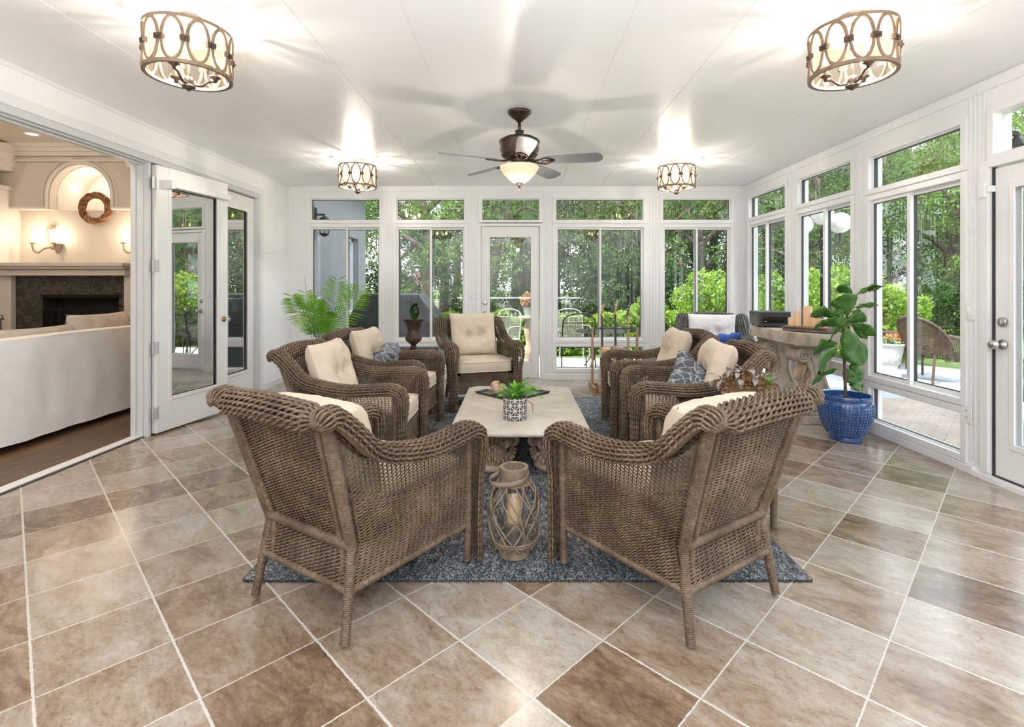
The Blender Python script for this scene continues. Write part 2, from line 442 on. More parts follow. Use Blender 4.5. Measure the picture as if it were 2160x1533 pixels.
# shallow fluting and rails on the back wall posts
pb = MB()
posts = [(613, 640), (812, 826), (990, 1008), (1146, 1160), (1370, 1388), (1551, 1567)]
for a, b in posts:
    for k in range(3):
        u = Xb(a + (b - a) * (k + 0.5) / 3); pb.bb(u - 0.010, u + 0.010, YB - 0.006, YB, 0.09, ZC - 0.06)
pb.bb(-XW, XW, YB - 0.012, YB, ZC - 0.075, ZC - 0.012)
pb.bb(-XW, dx0 - 0.05, YB - 0.022, YB, 0, 0.075); pb.bb(dx1 + 0.05, XW, YB - 0.022, YB, 0, 0.075)
tagit(pb.build('trim_4', white2, bevel=0.002), kind='structure')

# right wall: windows and door
def Yr(px): return XW * F / (px - CX)
hol = []
def Zr(py, px): return H + (CY - py) / F * Yr(px)
spec = [  # u range px (far,near), split, transom, slider, knee
    (1581, 1658, 1613, (2.105, 2.375), (0.545, 2.015), (0.14, 0.42)),
    (1684, 1797, 1735, (2.095, 2.365), (0.525, 2.00), (0.13, 0.405)),
    (1834, 2030, 1912, (2.05, 2.325), (0.475, 1.96), (0.10, 0.385))]
for a, b, c, ts, sl, kn in spec:
    u1, u0 = Yr(a), Yr(b)
    for z in (ts, sl, kn): hol.append((u0, u1, z[0], z[1]))
    window('X', XW, 1, u0, u1, ts, sl, kn, Yr(c), frontleft=False)
dy1 = Yr(2088); dy0 = dy1 - 0.90; dzr = 1.985
hol += [(dy0, dy1, 0.0, dzr), (dy0 + 0.04, Yr(2098), 2.06, 2.325)]
WN[0] += 1; framed_pane('window_%d' % WN[0], 'X', XW, 1, dy0 + 0.04, Yr(2098), 2.06, 2.325)
uu = dy0 - 0.25  # further windows out of view, added to let in daylight
for k in range(3):
    u1, u0 = uu, uu - 1.15
    for z in spec[2][3:]: hol.append((u0, u1, z[0], z[1]))
    window('X', XW, 1, u0, u1, *spec[2][3:], (u0 + u1) / 2, frontleft=False)
    uu -= 1.40
holes_wall('wall_right', 'X', XW, 0.11, YR, YB + 0.11, 0, ZC, hol, white2)
DR = door('door_2', 0.88, dzr - 0.02, 'white glass-paned door in the right window wall', stile=0.105, topr=0.12, botr=0.235)
DR.location = (XW + 0.045, dy1 - 0.012, 0.012); DR.rotation_euler = (0, 0, -PI / 2)
knobs(DR, 0.055, -0.024, 0.86, 1.0, -1)
rbm = MB()
for (a, b) in ((dy1, dy1 + 0.055), (dy0 - 0.055, dy0)): rbm.bb(XW - 0.016, XW, a, b, 0.05, dzr + 0.05)
rbm.bb(XW - 0.016, XW, dy0, dy1, dzr, dzr + 0.05)
for a, b in ((2043, 2080), (1662, 1680), (1803, 1826)):
    for k in range(4):
        u = Yr(a + (b - a) * (k + 0.5) / 4); rbm.bb(XW - 0.005, XW, u - 0.009, u + 0.009, 0.10, ZC - 0.06)
rbm.bb(XW - 0.012, XW, YR, YB, ZC - 0.075, ZC - 0.012)
rbm.bb(XW - 0.024, XW, dy1 + 0.1, YB, 0, 0.055); rbm.bb(XW - 0.030, XW + 0.05, YR, dy1 + 0.1, 0, 0.035)
tagit(rbm.build('trim_5', white2, bevel=0.002), kind='structure')
sg = MB(); sg.bb(XW + 0.012, XW + 0.04, dy1 - 0.011, dy1 - 0.002, 0.03, dzr); sg.bb(XW + 0.012, XW + 0.04, dy0, dy1, 0.035, 0.045)
tagit(sg.build('trim_6', gasket), 'dark weatherstrip beside the right door', kind='structure')
for zz in (1.80,):
    hb = MB(); hb.bb(XW - 0.03, XW, dy1 + 0.005, dy1 + 0.055, zz, zz + 0.10); hb.bb(XW - 0.025, XW + 0.02, dy1 - 0.02, dy1 + 0.005, zz + 0.03, zz + 0.07)
    tagit(hb.build('trim_7', white2, bevel=0.004), 'white closer bracket at the head of the right door', kind='structure')

def plate(name, label, axis, p, kind, cat):
    r = thing(name, label, cat, p)
    if axis == 'X':
        MB().bb(-0.008, 0, -0.037, 0.037, -0.06, 0.06).build('cover_plate', white, r, bevel=0.003)
        if kind == 'switch': b = MB().bb(-0.012, -0.008, -0.017, 0.017, -0.034, 0.034); b.bb(-0.018, -0.012, -0.009, 0.009, -0.004, 0.026); b.build('toggle', white, r, bevel=0.002)
        else:
            for z in (-0.022, 0.022):
                s = MB().bb(-0.011, -0.008, -0.017, 0.017, z - 0.014, z + 0.014).build('socket', white, r, bevel=0.002)
                g = MB()
                for y in (-0.006, 0.006): g.bb(-0.0116, -0.010, y - 0.0012, y + 0.0012, z - 0.005, z + 0.006)
                g.build('slot', gasket, s)
    else:
        MB().bb(-0.037, 0.037, -0.008, 0, -0.06, 0.06).build('cover_plate', white, r, bevel=0.003)
        if kind == 'switch': b = MB().bb(-0.017, 0.017, -0.012, -0.008, -0.034, 0.034); b.bb(-0.009, 0.009, -0.018, -0.012, -0.004, 0.026); b.build('toggle', white, r, bevel=0.002)
        else:
            for z in (-0.022, 0.022):
                s = MB().bb(-0.017, 0.017, -0.011, -0.008, z - 0.014, z + 0.014).build('socket', white, r, bevel=0.002)
                g = MB()
                for y in (-0.006, 0.006): g.bb(y - 0.0012, y + 0.0012, -0.0116, -0.010, z - 0.005, z + 0.006)
                g.build('slot', gasket, s)
plate('light_switch', 'white light switch on the post left of the right-hand door', 'X', (XW - 0.005, Yr(2046), Zr(655, 2046)), 'switch', 'light switch')
plate('wall_outlet', 'white wall outlet low on the post left of the right-hand door', 'X', (XW - 0.005, Yr(2043), Zr(873, 2043)), 'outlet', 'outlet')
plate('wall_outlet', 'white outlet low on the back wall post behind the guitars', 'Y', (Xb(1379), YB - 0.006, Zb(733)), 'outlet', 'outlet')
plate('light_switch', 'white light switch on the back wall left of the back door', 'Y', (Xb(997), YB - 0.006, Zb(621)), 'switch', 'light switch')

# ---------------- left wall with the folding door opening
OP0, OP1, DT = 0.6, 5.92, 2.30           # opening along Y, head height
JY = 4.16                                # jamb between the open half and the folded doors
holes_wall('wall_left', 'X', -XW - 0.14, 0.14, YR, YB, 0, ZC, [(OP0, OP1, 0, DT)], stucco)
jm = M('grey_white_jamb', (0.62, 0.64, 0.65), 0.35)
b = MB()
b.bb(-XW - 0.15, -XW + 0.01, OP0, OP1, DT - 0.05, DT); b.bb(-XW - 0.10, -XW - 0.06, OP0, OP1, DT - 0.075, DT - 0.05)
b.bb(-XW - 0.04, -XW - 0.02, OP0, JY, DT - 0.062, DT - 0.05)
b.bb(-XW - 0.15, -XW + 0.01, OP1 - 0.05, OP1, 0, DT - 0.05)
b.bb(-XW - 0.15, -XW + 0.01, OP0, OP0 + 0.05, 0, DT - 0.05)
tagit(b.build('trim_8', jm, bevel=0.003), 'head and side jambs of the folding door opening', kind='structure')
b = MB(); b.bb(-XW - 0.14, -XW - 0.10, JY - 0.035, JY + 0.02, 0, DT - 0.05); b.bb(-XW - 0.10, -XW - 0.05, JY - 0.018, JY + 0.02, 0, DT - 0.05)
b.bb(-XW - 0.05, -XW - 0.01, JY - 0.01, JY + 0.02, 0, DT - 0.05)
tagit(b.build('trim_9', jm, bevel=0.003), 'stepped jamb beside the open glass door', kind='structure')
b = MB(); b.bb(-XW + 0.0, -XW + 0.014, OP0 - 0.1, OP1 + 0.07, DT, DT + 0.07); b.bb(-XW, -XW + 0.012, OP1, OP1 + 0.07, 0, DT)
b.bb(-XW, -XW + 0.010, YR, YB - 0.02, ZC - 0.03, ZC)
tagit(b.build('trim_10', white, bevel=0.002), 'white casing around the folding door opening', kind='structure')
b = MB(); b.bb(-XW - 0.145, -XW - 0.065, OP0, OP1, 0, 0.012); tagit(b.build('trim_11', M('threshold_white', (0.8, 0.8, 0.78), 0.3)), 'white threshold strip', kind='structure')
b = MB(); b.bb(-XW - 0.065, -XW - 0.045, OP0, JY, 0, 0.006); tagit(b.build('trim_12', gasket), 'dark groove along the threshold', kind='structure')
tagit(MB().bb(-XW, -XW + 0.012, OP1 + 0.07, YB - 0.022, 0, 0.08).build('baseboard_left', white, bevel=0.003), kind='structure')

def blind_lines(r, w, h, st, botr, topr):
    m = MB(); 
    for k in range(1, 5):
        z = botr + (h - topr - botr) * k / 5; m.bb(st + 0.02, w - st - 0.02, 0.004, 0.008, z - 0.003, z + 0.003)
    m.bb(w * 0.42 - 0.003, w * 0.42 + 0.003, 0.004, 0.008, botr + 0.02, h - topr - 0.02)
    m.build('glazing_bar', white, r)
# door 3 stands open, folded against the wall
a3 = Vector((-3.0, 4.20)); b3 = Vector((-2.865, 5.0)); w3 = (b3 - a3).length
D3 = door('door_3', w3, DT - 0.075, 'open white glass door beside the living room opening', gl=doorpane, stile=0.125, topr=0.15, botr=0.26)
D3.location = (a3.x, a3.y, 0.015); D3.rotation_euler = (0, 0, math.atan2(b3.y - a3.y, b3.x - a3.x))
blind_lines(D3, w3, DT - 0.075, 0.125, 0.26, 0.15)
v = MB(); v.bb(0.09, w3 - 0.02, -0.075, -0.023, DT - 0.075 - 0.17, DT - 0.075 - 0.12); v.bb(0.085, 0.13, -0.085, -0.02, DT - 0.075 - 0.185, DT - 0.075 - 0.11)
v.build('blind_valance', white, D3, bevel=0.004)
brass = M('antique_brass', (0.35, 0.24, 0.11), 0.3, 1.0)
k = MB().lathe([(0.026, 0), (0.026, -0.006), (0.010, -0.010), (0.009, -0.028)], (w3 - 0.055, -0.023, 0.90), 18, 'Y'); k.build('handle_rose', brass, D3, smooth=True, fix=True)
MB().lathe([(0.012, -0.028), (0.024, -0.036), (0.028, -0.050), (0.020, -0.062), (0.003, -0.066)], (w3 - 0.055, -0.023, 0.90), 12, 'Y').build('door_handle', glass('knob_glass', (0.9, 0.9, 0.9), 0.9, 0.2), D3, fix=True)
for z in (2.07, 1.39, 0.71, 0.17):
    h_ = MB(); h_.bb(-0.045, 0.018, -0.030, -0.024, z - 0.05, z + 0.05)
    for q in range(5): h_.lathe([(0.009, z - 0.05 + q * 0.02 + 0.002), (0.009, z - 0.05 + q * 0.02 + 0.018)], (-0.012, -0.033, 0), 10)
    h_.build('hinge', M('painted_hinge', (0.6, 0.6, 0.59), 0.4, 0.3), D3)
# door 4 closed in the opening
D4 = door('door_4', 0.84, DT - 0.075, 'closed white glass door next to the stucco corner', gl=doorpane, stile=0.12, topr=0.15, botr=0.26)
D4.location = (-XW - 0.06, OP1 - 0.05 - 0.845, 0.015); D4.rotation_euler = (0, 0, PI / 2)
blind_lines(D4, 0.84, DT - 0.075, 0.12, 0.26, 0.15)
# door 5: the fixed leaf behind door 3
D5 = door('door_5', 0.84, DT - 0.075, 'white glass door leaf behind the open door', gl=doorpane, stile=0.10, topr=0.15, botr=0.26)
D5.location = (-XW - 0.06, 4.19, 0.015); D5.rotation_euler = (0, 0, PI / 2)

# rear wall of the sunroom behind the camera, kept solid against sky reflections
holes_wall('wall_rear', 'Y', YR - 0.12, 0.12, -XW - 0.12, XW + 0.12, 0, ZC, [], stucco)
# ------------------------------------------------ living room seen through the opening
LX0, LX1, LY0, LY1, LZ = -8.3, -XW - 0.14, -1.0, 6.34, 3.0
cream = M('cream_plaster', (0.66, 0.60, 0.52), 0.75, bump=0.1, bs=50)
creamtrim = M('cream_trim', (0.70, 0.66, 0.60), 0.5)
def wood_floor():
    t = NT('wide_oak_boards'); o = t.obj(); sx = t.n('SeparateXYZ'); t.l(o, sx.inputs[0])
    # boards run along Y
    bx = t.math('MULTIPLY', sx.outputs[0], 1 / 0.15); fx = t.math('FLOOR', bx)
    wn = t.n('TexWhiteNoise', noise_dimensions='1D'); t.l(fx, wn.inputs['W'])
    mp = t.n('Mapping'); mp.inputs['Scale'].default_value = (14, 1.1, 1); t.l(o, mp.inputs[0])
    ad = t.n('VectorMath', operation='ADD'); t.l(mp.outputs[0], ad.inputs[0]); t.l(wn.outputs['Color'], ad.inputs[1])
    n = t.noise(2.2, 6, 0.65, ad.outputs[0], 1.2)
    f = t.math('ADD', n, t.math('MULTIPLY', t.math('SUBTRACT', wn.outputs[0], 0.5), 0.3))
    c = t.ramp(f, [(0.25, (0.075, 0.040, 0.022)), (0.5, (0.15, 0.085, 0.045)), (0.75, (0.27, 0.165, 0.09))])
    gap = t.math('LESS_THAN', t.math('FRACT', bx), 0.02); c = t.mix(gap, c, (0.03, 0.018, 0.01))
    t.bsdf(c, 0.38, 0, t.bump(n, 0.1, 0.002)); return t.m
tagit(MB().bb(LX0, LX1 + 0.0, LY0, LY1, -0.1, 0.0).build('floor_living', wood_floor()), kind='structure')
tagit(MB().bb(LX0, LX1, LY0, LY1 + 0.3, LZ, LZ + 0.1).build('ceiling_living', M('warm_ceiling_paint', (0.64, 0.585, 0.52), 0.8)), kind='structure')
tagit(MB().bb(LX0 - 0.1, LX0, LY0, LY1 + 0.3, 0, LZ).build('wall_living_far', cream), kind='structure')
tagit(MB().bb(LX0, LX1, LY0 - 0.1, LY0, 0, LZ).build('wall_living_near', cream), kind='structure')
tagit(MB().bb(LX1, LX1 + 0.13, LY0, LY1, ZC, LZ).build('wall_living_header', cream), kind='structure')

FY = LY1
def fx(px): return (px - CX) / F * FY
def fz(py): return H + (CY - py) / F * FY
# back wall: lower recess plane at FY+0.10, upper panel at FY with an arched niche opening
ztr = fz(441); acx = fx(168); ar = (fx(232) - fx(105)) / 2; acx = (fx(232) + fx(105)) / 2; az = fz(411)
# curved recess (half cylinder with a half dome) behind
tagit(MB().bb(LX0, LX1, FY + 0.12, FY + 0.22, 0, ztr).build('wall_fireplace', cream), kind='structure')
b = MB(); n = 24
arc = [(acx + ar * math.cos(PI - PI * i / n), az + ar * math.sin(PI * i / n)) for i in range(n + 1)]
# upper panel built of columns around the arch
pts = [(LX0, ztr), (acx - ar, ztr)] + arc + [(acx + ar, ztr), (LX1, ztr)]
for i in range(len(pts) - 1):
    (xa, za), (xb, zb) = pts[i], pts[i + 1]
    if abs(xb - xa) < 1e-6: continue
    b.add([(xa, FY, za), (xb, FY, zb), (xb, FY, LZ), (xa, FY, LZ), (xa, FY + 0.12, za), (xb, FY + 0.12, zb), (xb, FY + 0.12, LZ), (xa, FY + 0.12, LZ)],
          [(0, 1, 2, 3), (4, 7, 6, 5), (0, 4, 5, 1), (3, 2, 6, 7), (0, 3, 7, 4), (1, 5, 6, 2)])
tagit(b.build('wall_fireplace_upper', cream), kind='structure')
# niche interior: tunnel and a domed back
b = MB(); nd = 0.42
def niche(u, v):
    a = PI * u; x = math.cos(PI - a); z = math.sin(a)
    rr = ar * (1 - 0.0 * v); y = FY + 0.1 + nd * v
    return (acx + rr * x, y, az + rr * z)
b.grid(niche, 33, 6)
for sx_ in (-1, 1): b.bb(acx + sx_ * ar - 0.01, acx + sx_ * ar + 0.01, FY + 0.1, FY + 0.1 + nd, ztr - 0.02, az)
b.bb(acx - ar - 0.02, acx + ar + 0.02, FY + 0.13, FY + 0.1 + nd, ztr - 0.02, ztr - 0.001)
b.bb(acx - ar - 0.02, acx + ar + 0.02, FY + 0.1 + nd, FY + 0.14 + nd, ztr - 0.02, az + ar + 0.05)
tagit(b.build('trim_13', creamtrim, solid=0.01), 'arched niche above the fireplace', kind='structure')
# mouldings: arch casing, ledge, crown
b = MB()
P = [(LX0, FY - 0.012, ztr + 0.012), (acx - ar - 0.03, FY - 0.012, ztr + 0.012)]
b.tube(P, 0.022, 8); b.tube([(acx + ar + 0.03, FY - 0.012, ztr + 0.012), (LX1, FY - 0.012, ztr + 0.012)], 0.022, 8)
for rr, tk in ((ar + 0.035, 0.022), (ar + 0.085, 0.012)):
    b.tube([(acx - rr, FY - 0.008, ztr)] + [(acx + rr * math.cos(PI - PI * i / n), FY - 0.008, az + rr * math.sin(PI * i / n)) for i in range(n + 1)] + [(acx + rr, FY - 0.008, ztr)], tk, 8, up=(0, 1, 0))
for i, (d, z) in enumerate(((0.10, 0.0), (0.075, 0.05), (0.045, 0.10), (0.03, 0.19), (0.05, 0.205))):
    b.bb(LX0, LX1, FY - d, FY, LZ - z - (0.05 if i < 3 else 0.015), LZ - z)
tagit(b.build('trim_14', creamtrim, smooth=False), 'crown and arch mouldings of the fireplace wall', kind='structure')

def pilaster(px0, px1, label, cut=False):
    r = thing('pilaster', label, 'column', (0, 0, 0), group='pilasters on the fireplace wall')
    x0, x1 = fx(px0), fx(px1); w_ = x1 - x0
    b = MB().bb(x0, x1, FY - 0.16, FY + 0.12, 0, 2.42)
    for k in range(4):
        u = x0 + w_ * (k + 0.5) / 4; b.tube([(u, FY - 0.16, 0.4), (u, FY - 0.16, 2.38)], w_ * 0.07, 6)
    b.build('shaft', creamtrim, r, bevel=0.004)
    c = MB().bb(x0 - 0.02, x1 + 0.02, FY - 0.18, FY + 0.1, 2.42, 2.47)
    for k in range(5):
        u = x0 + w_ * (k + 0.5) / 5
        c.tube(smoothpath([(u, FY - 0.17, 2.47), (u, FY - 0.20, 2.60), (u, FY - 0.26, 2.68), (u, FY - 0.27, 2.64)], 5), [0.03] * 15 + [0.012], 6)
    for sx_ in (x0 - 0.02, x1 + 0.02): c.tube(spiral((sx_, FY - 0.2, 2.76), 0.07, 0.01, 1.8, 0, 30), 0.016, 6)
    c.prism([(x0 - 0.03, 2.66), (x1 + 0.03, 2.66), (x1 + 0.09, 2.86), (x0 - 0.09, 2.86)], FY - 0.26, FY + 0.1)
    c.bb(x0 - 0.10, x1 + 0.10, FY - 0.30, FY + 0.1, 2.86, LZ - 0.03)
    c.build('capital', creamtrim, r)
pilaster(-12, 24, 'cream fluted pilaster with carved capital at the left edge, beside the mantel')
pilaster(306, 344, 'cream pilaster mostly hidden behind the door jamb, right of the fireplace')

# fireplace: mantel, marble surround, firebox
marble = NT('dark_veined_marble'); o = marble.obj()
v_ = marble.noise(5, 8, 0.7, None, 2.5); v2 = marble.noise(16, 6, 0.7, None, 1.0)
mc = marble.ramp(v_, [(0.40, (0.018, 0.015, 0.013)), (0.53, (0.045, 0.037, 0.033)), (0.55, (0.22, 0.19, 0.17)), (0.57, (0.04, 0.034, 0.03)), (0.75, (0.075, 0.06, 0.05))])
marble.bsdf(marble.mix(0.35, mc, marble.ramp(v2, [(0.4, (0.02, 0.018, 0.016)), (0.7, (0.16, 0.14, 0.12))])), 0.2)
mz0, mz1 = fz(582), fz(556)
r = thing('fireplace', 'dark marble fireplace with a pale mantel shelf, behind the white sofa', 'fireplace', (fx(190), FY, 0))
X = lambda px: fx(px) - fx(190)
b = MB(); b.bb(X(22), X(300), -0.32, 0.11, mz1 - 0.045, mz1); b.bb(X(26), X(297), -0.29, 0.11, mz1 - 0.075, mz1 - 0.045); b.bb(X(30), X(294), -0.24, 0.11, mz0, mz1 - 0.075)
b.bb(X(24), X(50), -0.16, 0.11, 0, mz0); b.bb(X(282), X(297), -0.16, 0.11, 0, mz0)
b.build('mantel', creamtrim, r, bevel=0.005)
b = MB(); b.bb(X(50), X(105), -0.10, 0.11, 0.05, mz0); b.bb(X(264), X(282), -0.10, 0.11, 0.05, mz0); b.bb(X(105), X(264), -0.10, 0.11, fz(621), mz0)
b.bb(X(40), X(292), -0.55, -0.10, 0.0, 0.05)
b.build('marble_surround', marble.m, r)
soot = M('sooty_firebox', (0.02, 0.018, 0.017), 0.9, var=0.3)
b = MB(); z1 = fz(621); b.bb(X(105), X(264), 0.10, 0.115, 0.05, z1); b.bb(X(105), X(106), -0.09, 0.1, 0.05, z1); b.bb(X(263), X(264), -0.09, 0.1, 0.05, z1)
b.build('firebox', soot, r)
b = MB(); fr = M('black_iron', (0.012, 0.012, 0.012), 0.45, 0.5)
b.bb(X(105), X(264), -0.115, -0.10, z1 - 0.04, z1); b.bb(X(105), X(264), -0.112, -0.10, z1 - 0.20, z1 - 0.17)
for k in range(9): b.bb(X(108 + k * 19) - 0.005, X(108 + k * 19) + 0.005, -0.11, -0.10, 0.05, z1 - 0.19)
b.build('fire_screen', fr, r)
b = MB()
for k in range(3): b.tube([(-0.3 + 0.05 * k, -0.02, 0.14 + 0.07 * k), (0.3 - 0.03 * k, 0.0, 0.15 + 0.07 * k)], 0.05, 10)
b.build('log', M('charred_log', (0.06, 0.04, 0.03), 0.9, var=0.5, vs=20), r)
# fire irons
r = thing('fire_tool_set', 'black fire irons on a stand left of the firebox', 'fire tools', (fx(64), FY - 0.42, 0.05))
b = MB(); b.lathe([(0.11, 0), (0.11, 0.015), (0.02, 0.03)], n=20); b.rod((0, 0, 0.02), (0, 0, 0.86), 0.008)
b.rod((-0.10, 0, 0.80), (0.10, 0, 0.80), 0.006); b.torus((0, 0, 0.89), 0.03, 0.006, 20, 6, axis='Y'); b.build('stand', fr, r)
for i, dx in enumerate((-0.09, -0.03, 0.035, 0.09)):
    b = MB(); b.rod((dx, -0.03, 0.15), (dx, -0.03, 0.80), 0.005); b.torus((dx, -0.03, 0.825), 0.022, 0.005, 16, 6, axis='Y')
    b.box((dx, -0.03, 0.14), (0.05, 0.015, 0.10)); b.build('fire_iron', fr, r)

# sconces
def sconce(px, label):
    r = thing('wall_sconce', label, 'wall lamp', (fx(px), FY + 0.12, fz(508)), group='candle sconces over the mantel', scale=0.78)
    an = M('antiqued_silver_wood', (0.30, 0.24, 0.17), 0.5, 0.3, var=0.3, vs=40)
    b = MB(); P = spiral((-0.02, -0.05, 0.215), 0.010, 0.050, 1.35, PI * 0.2, 26)
    b.tube(P, np.linspace(0.008, 0.015, 26), 8)
    b.tube(smoothpath([P[-1], (-0.10, -0.05, 0.16), (-0.09, -0.05, 0.05), (-0.03, -0.06, -0.06), (0.03, -0.05, -0.11)], 8), 0.016, 8)
    b.tube(spiral((0.0, -0.05, -0.085), 0.045, 0.01, 1.2, PI, 24), 0.011, 8)
    b.lathe([(0.012, -0.20), (0.04, -0.13), (0.062, -0.05), (0.066, -0.035)], (0.07, -0.05, 0), 12)
    b.build('scroll_bracket', an, r, smooth=True)
    for s in (-1, 1):
        x = -0.235 if s < 0 else 0.075
        b = MB()
        if s < 0: b.tube(smoothpath([(0.0, -0.06, -0.09), (-0.09, -0.11, -0.12), (-0.15, -0.15, -0.19), (-0.21, -0.16, -0.16), (x, -0.16, -0.08), (x, -0.16, -0.03)], 7), 0.013, 8)
        b.lathe([(0.012, -0.05), (0.042, -0.035), (0.040, -0.028), (0.012, -0.025)], (x, -0.16 if s < 0 else -0.14, 0), 14); b.build('candle_arm', an, r, smooth=True)
        y = -0.16 if s < 0 else -0.14
        c = MB().lathe([(0.013, -0.03), (0.013, 0.05)], (x, y, 0), 12); co = c.build('candle_sleeve', creamtrim, r)
        MB().lathe([(0.004, 0.05), (0.013, 0.065), (0.012, 0.085), (0.002, 0.115)], (x, y, 0), 10).build('bulb', emit('warm_flame_bulb', (1.0, 0.72, 0.42), 40), r)
        point('sconce_light', (fx(px) + 0.78 * x, FY + 0.12 + 0.78 * y - 0.02, fz(508) + 0.07), 1.7, (1.0, 0.84, 0.66), 0.02)
sconce(100, 'carved scroll wall sconce with two lit candles, over the left end of the mantel')
sconce(292, 'carved scroll wall sconce partly hidden by the door jamb, right of the wreath')

# wreath
r = thing('twig_wreath', 'round woven twig wreath hanging under the arched niche', 'wreath', (fx(198.5), FY + 0.02, fz(438.5)))
random.seed(5); R0 = 0.165
for nm, mt, cnt in (('twig_ring', M('reddish_twig', (0.30, 0.13, 0.055), 0.7, var=0.4, vs=30), 34), ('twig_wrap', M('pale_twig', (0.50, 0.29, 0.14), 0.7, var=0.3, vs=30), 16)):
    b = MB()
    for k in range(cnt):
        ph, w1, q = random.random() * 6.28, random.choice([2, 3, 4, 5]) * (1 if nm == 'twig_ring' else 2), random.uniform(0.015, 0.042)
        P = []
        for i in range(48):
            a = 2 * PI * i / 48; rr = R0 + q * math.cos(w1 * a + ph); P.append((rr * math.cos(a), q * math.sin(w1 * a + ph) * 0.9, rr * math.sin(a)))
        b.tube(P, 0.0045, 5, closed=True)
    b.build(nm, mt, r, smooth=True)

# recessed lights
def canlight(x, y, z, label):
    r = thing('recessed_light', label, 'ceiling light', (x, y, z), group='recessed lights of the living room')
    MB().lathe([(0.055, -0.002), (0.078, -0.008), (0.082, 0.0)], n=24, caps=False).build('trim_ring', white, r, smooth=True)
    MB().lathe([(0.001, -0.001), (0.055, -0.001)], n=20, caps=False).build('lamp_face', emit('can_glow', (1, 0.85, 0.65), 4), r)
p = on(67, 283, LZ) if False else Vector(((67 - CX) / F * 5.9, 5.9, LZ))
canlight(p.x, p.y, LZ, 'small recessed ceiling light in the living room ceiling above the mantel')
for (px_, lbl) in ((130, 'bright small spotlight on the left inside of the arched niche'), (180, 'small spotlight in the top of the arched niche')):
    if px_ == 130: loc = (acx - ar * 0.86, FY + 0.33, az + ar * 0.42)
    else: loc = (acx + 0.03, FY + 0.34, az + ar - 0.02)
    r = thing('niche_spotlight', lbl, 'ceiling light', loc)
    MB().sphere((0, 0, 0), 0.018, 12, 8).build('bulb', emit('spot_glow', (1, 0.9, 0.75), 30), r)
    MB().torus((0, 0, 0.01), 0.026, 0.006, 20, 6).build('trim_ring', steel, r, smooth=True)
point('niche_light', (acx, FY + 0.25, az + ar * 0.6), 1.5, (1, 0.86, 0.68), 0.03)
for x, y, e in ((-5.2, 3.6, 13), (-6.8, 4.8, 7), (-5.0, 1.0, 15), (-3.35, 2.6, 40), (-3.9, 5.3, 5)):
    point('living_room_fill', (x, y, 2.9), e, (1.0, 0.86, 0.70), 0.15)  # added fills without fixtures; the strongest brightens the sofa back

# sofa: slip-covered back towards us
linen = M('white_linen', (0.84, 0.83, 0.80), 0.9, var=0.05, vs=6, bump=0.25, bs=90)
linen2 = M('oatmeal_linen', (0.52, 0.475, 0.42), 0.9, bump=0.25, bs=90)
r = thing('slipcovered_sofa', 'long white linen slipcovered sofa in the living room, back turned to the sunroom', 'sofa', (-3.76, 3.6, 0))
def backp(u, v):
    y = -1.9 + 3.7 * u; z = 0.055 + 0.77 * v
    x = -0.02 + 0.012 * noise.noise(Vector((y * 2.2, z * 1.5, 0))) + 0.008 * noise.noise(Vector((y * 7, z * 3, 2))) - 0.02 * v ** 6 + 0.025 * (1 - v) ** 2
    z2 = z + (0.010 * math.sin(y * 1.7) if v > 0.9 else 0) + (0.007 * noise.noise(Vector((y * 5, 0, 0))) if v < 0.05 else 0)
    return (x, y, z2)
b = MB(); b.grid(backp, 110, 26)
b.grid(lambda u, v: (-0.04 - 0.14 * v, backp(u, 1)[1], backp(u, 1)[2] + 0.012 * math.sin(PI * v)), 110, 4)
b.grid(lambda u, v: (-0.18, backp(u, 1)[1], backp(u, 1)[2] - 0.35 * v), 110, 3)
b.build('back_cover', linen, r, smooth=True)
b = MB()
for yy in (-1.9, 1.64): b.bb(-0.92, -0.02, yy, yy + 0.16, 0.06, 0.60)
b.bb(-0.92, -0.20, -1.74, 1.64, 0.06, 0.44); b.build('frame', linen, r, bevel=0.03)
b = MB()
for y in (0.02, ): b.bb(0.006, 0.010, y - 0.003, y + 0.003, 0.06, 0.80)
b.build('seam', linen, r)
def puff(w_, h_, t_, ex=2.6, nn=22, wr=0.0, seed=0, tufts=(), sag=0.0, pinch=0.06):
    """pillow centred on the origin: width along X, height along Z, thickness along Y"""
    b = MB()
    for sg in (-1, 1):
        def f(u, v):
            x, z = 2 * u - 1, 2 * v - 1
            e = max(0.0, (1 - abs(x) ** ex)) * max(0.0, (1 - abs(z) ** ex)); th = t_ / 2 * e ** 0.42
            px_ = x * w_ / 2 * (1 - pinch * (1 - z * z) * abs(x) ** 2 * 1.0); pz = z * h_ / 2 * (1 - pinch * (1 - x * x) * abs(z) ** 2)
            for (tx, tz) in tufts:
                d2 = ((x - tx) * w_ / 2) ** 2 + ((z - tz) * h_ / 2) ** 2; th -= (0.5 * t_ / 2) * math.exp(-d2 / 0.0016) + 0.22 * t_ / 2 * math.exp(-d2 / 0.012)
            if wr: th += wr * noise.noise(Vector((x * 2.2 + seed, z * 2.2, sg * 3))) * e ** 0.3 + wr * 0.5 * noise.noise(Vector((x * 6 + seed, z * 5, sg))) * e ** 0.3
            return (px_, sg * max(th, 0), pz - sag * (1 - x * x) * (z > 0) * z)
        b.grid(f, nn, nn)
    return b
pil = []
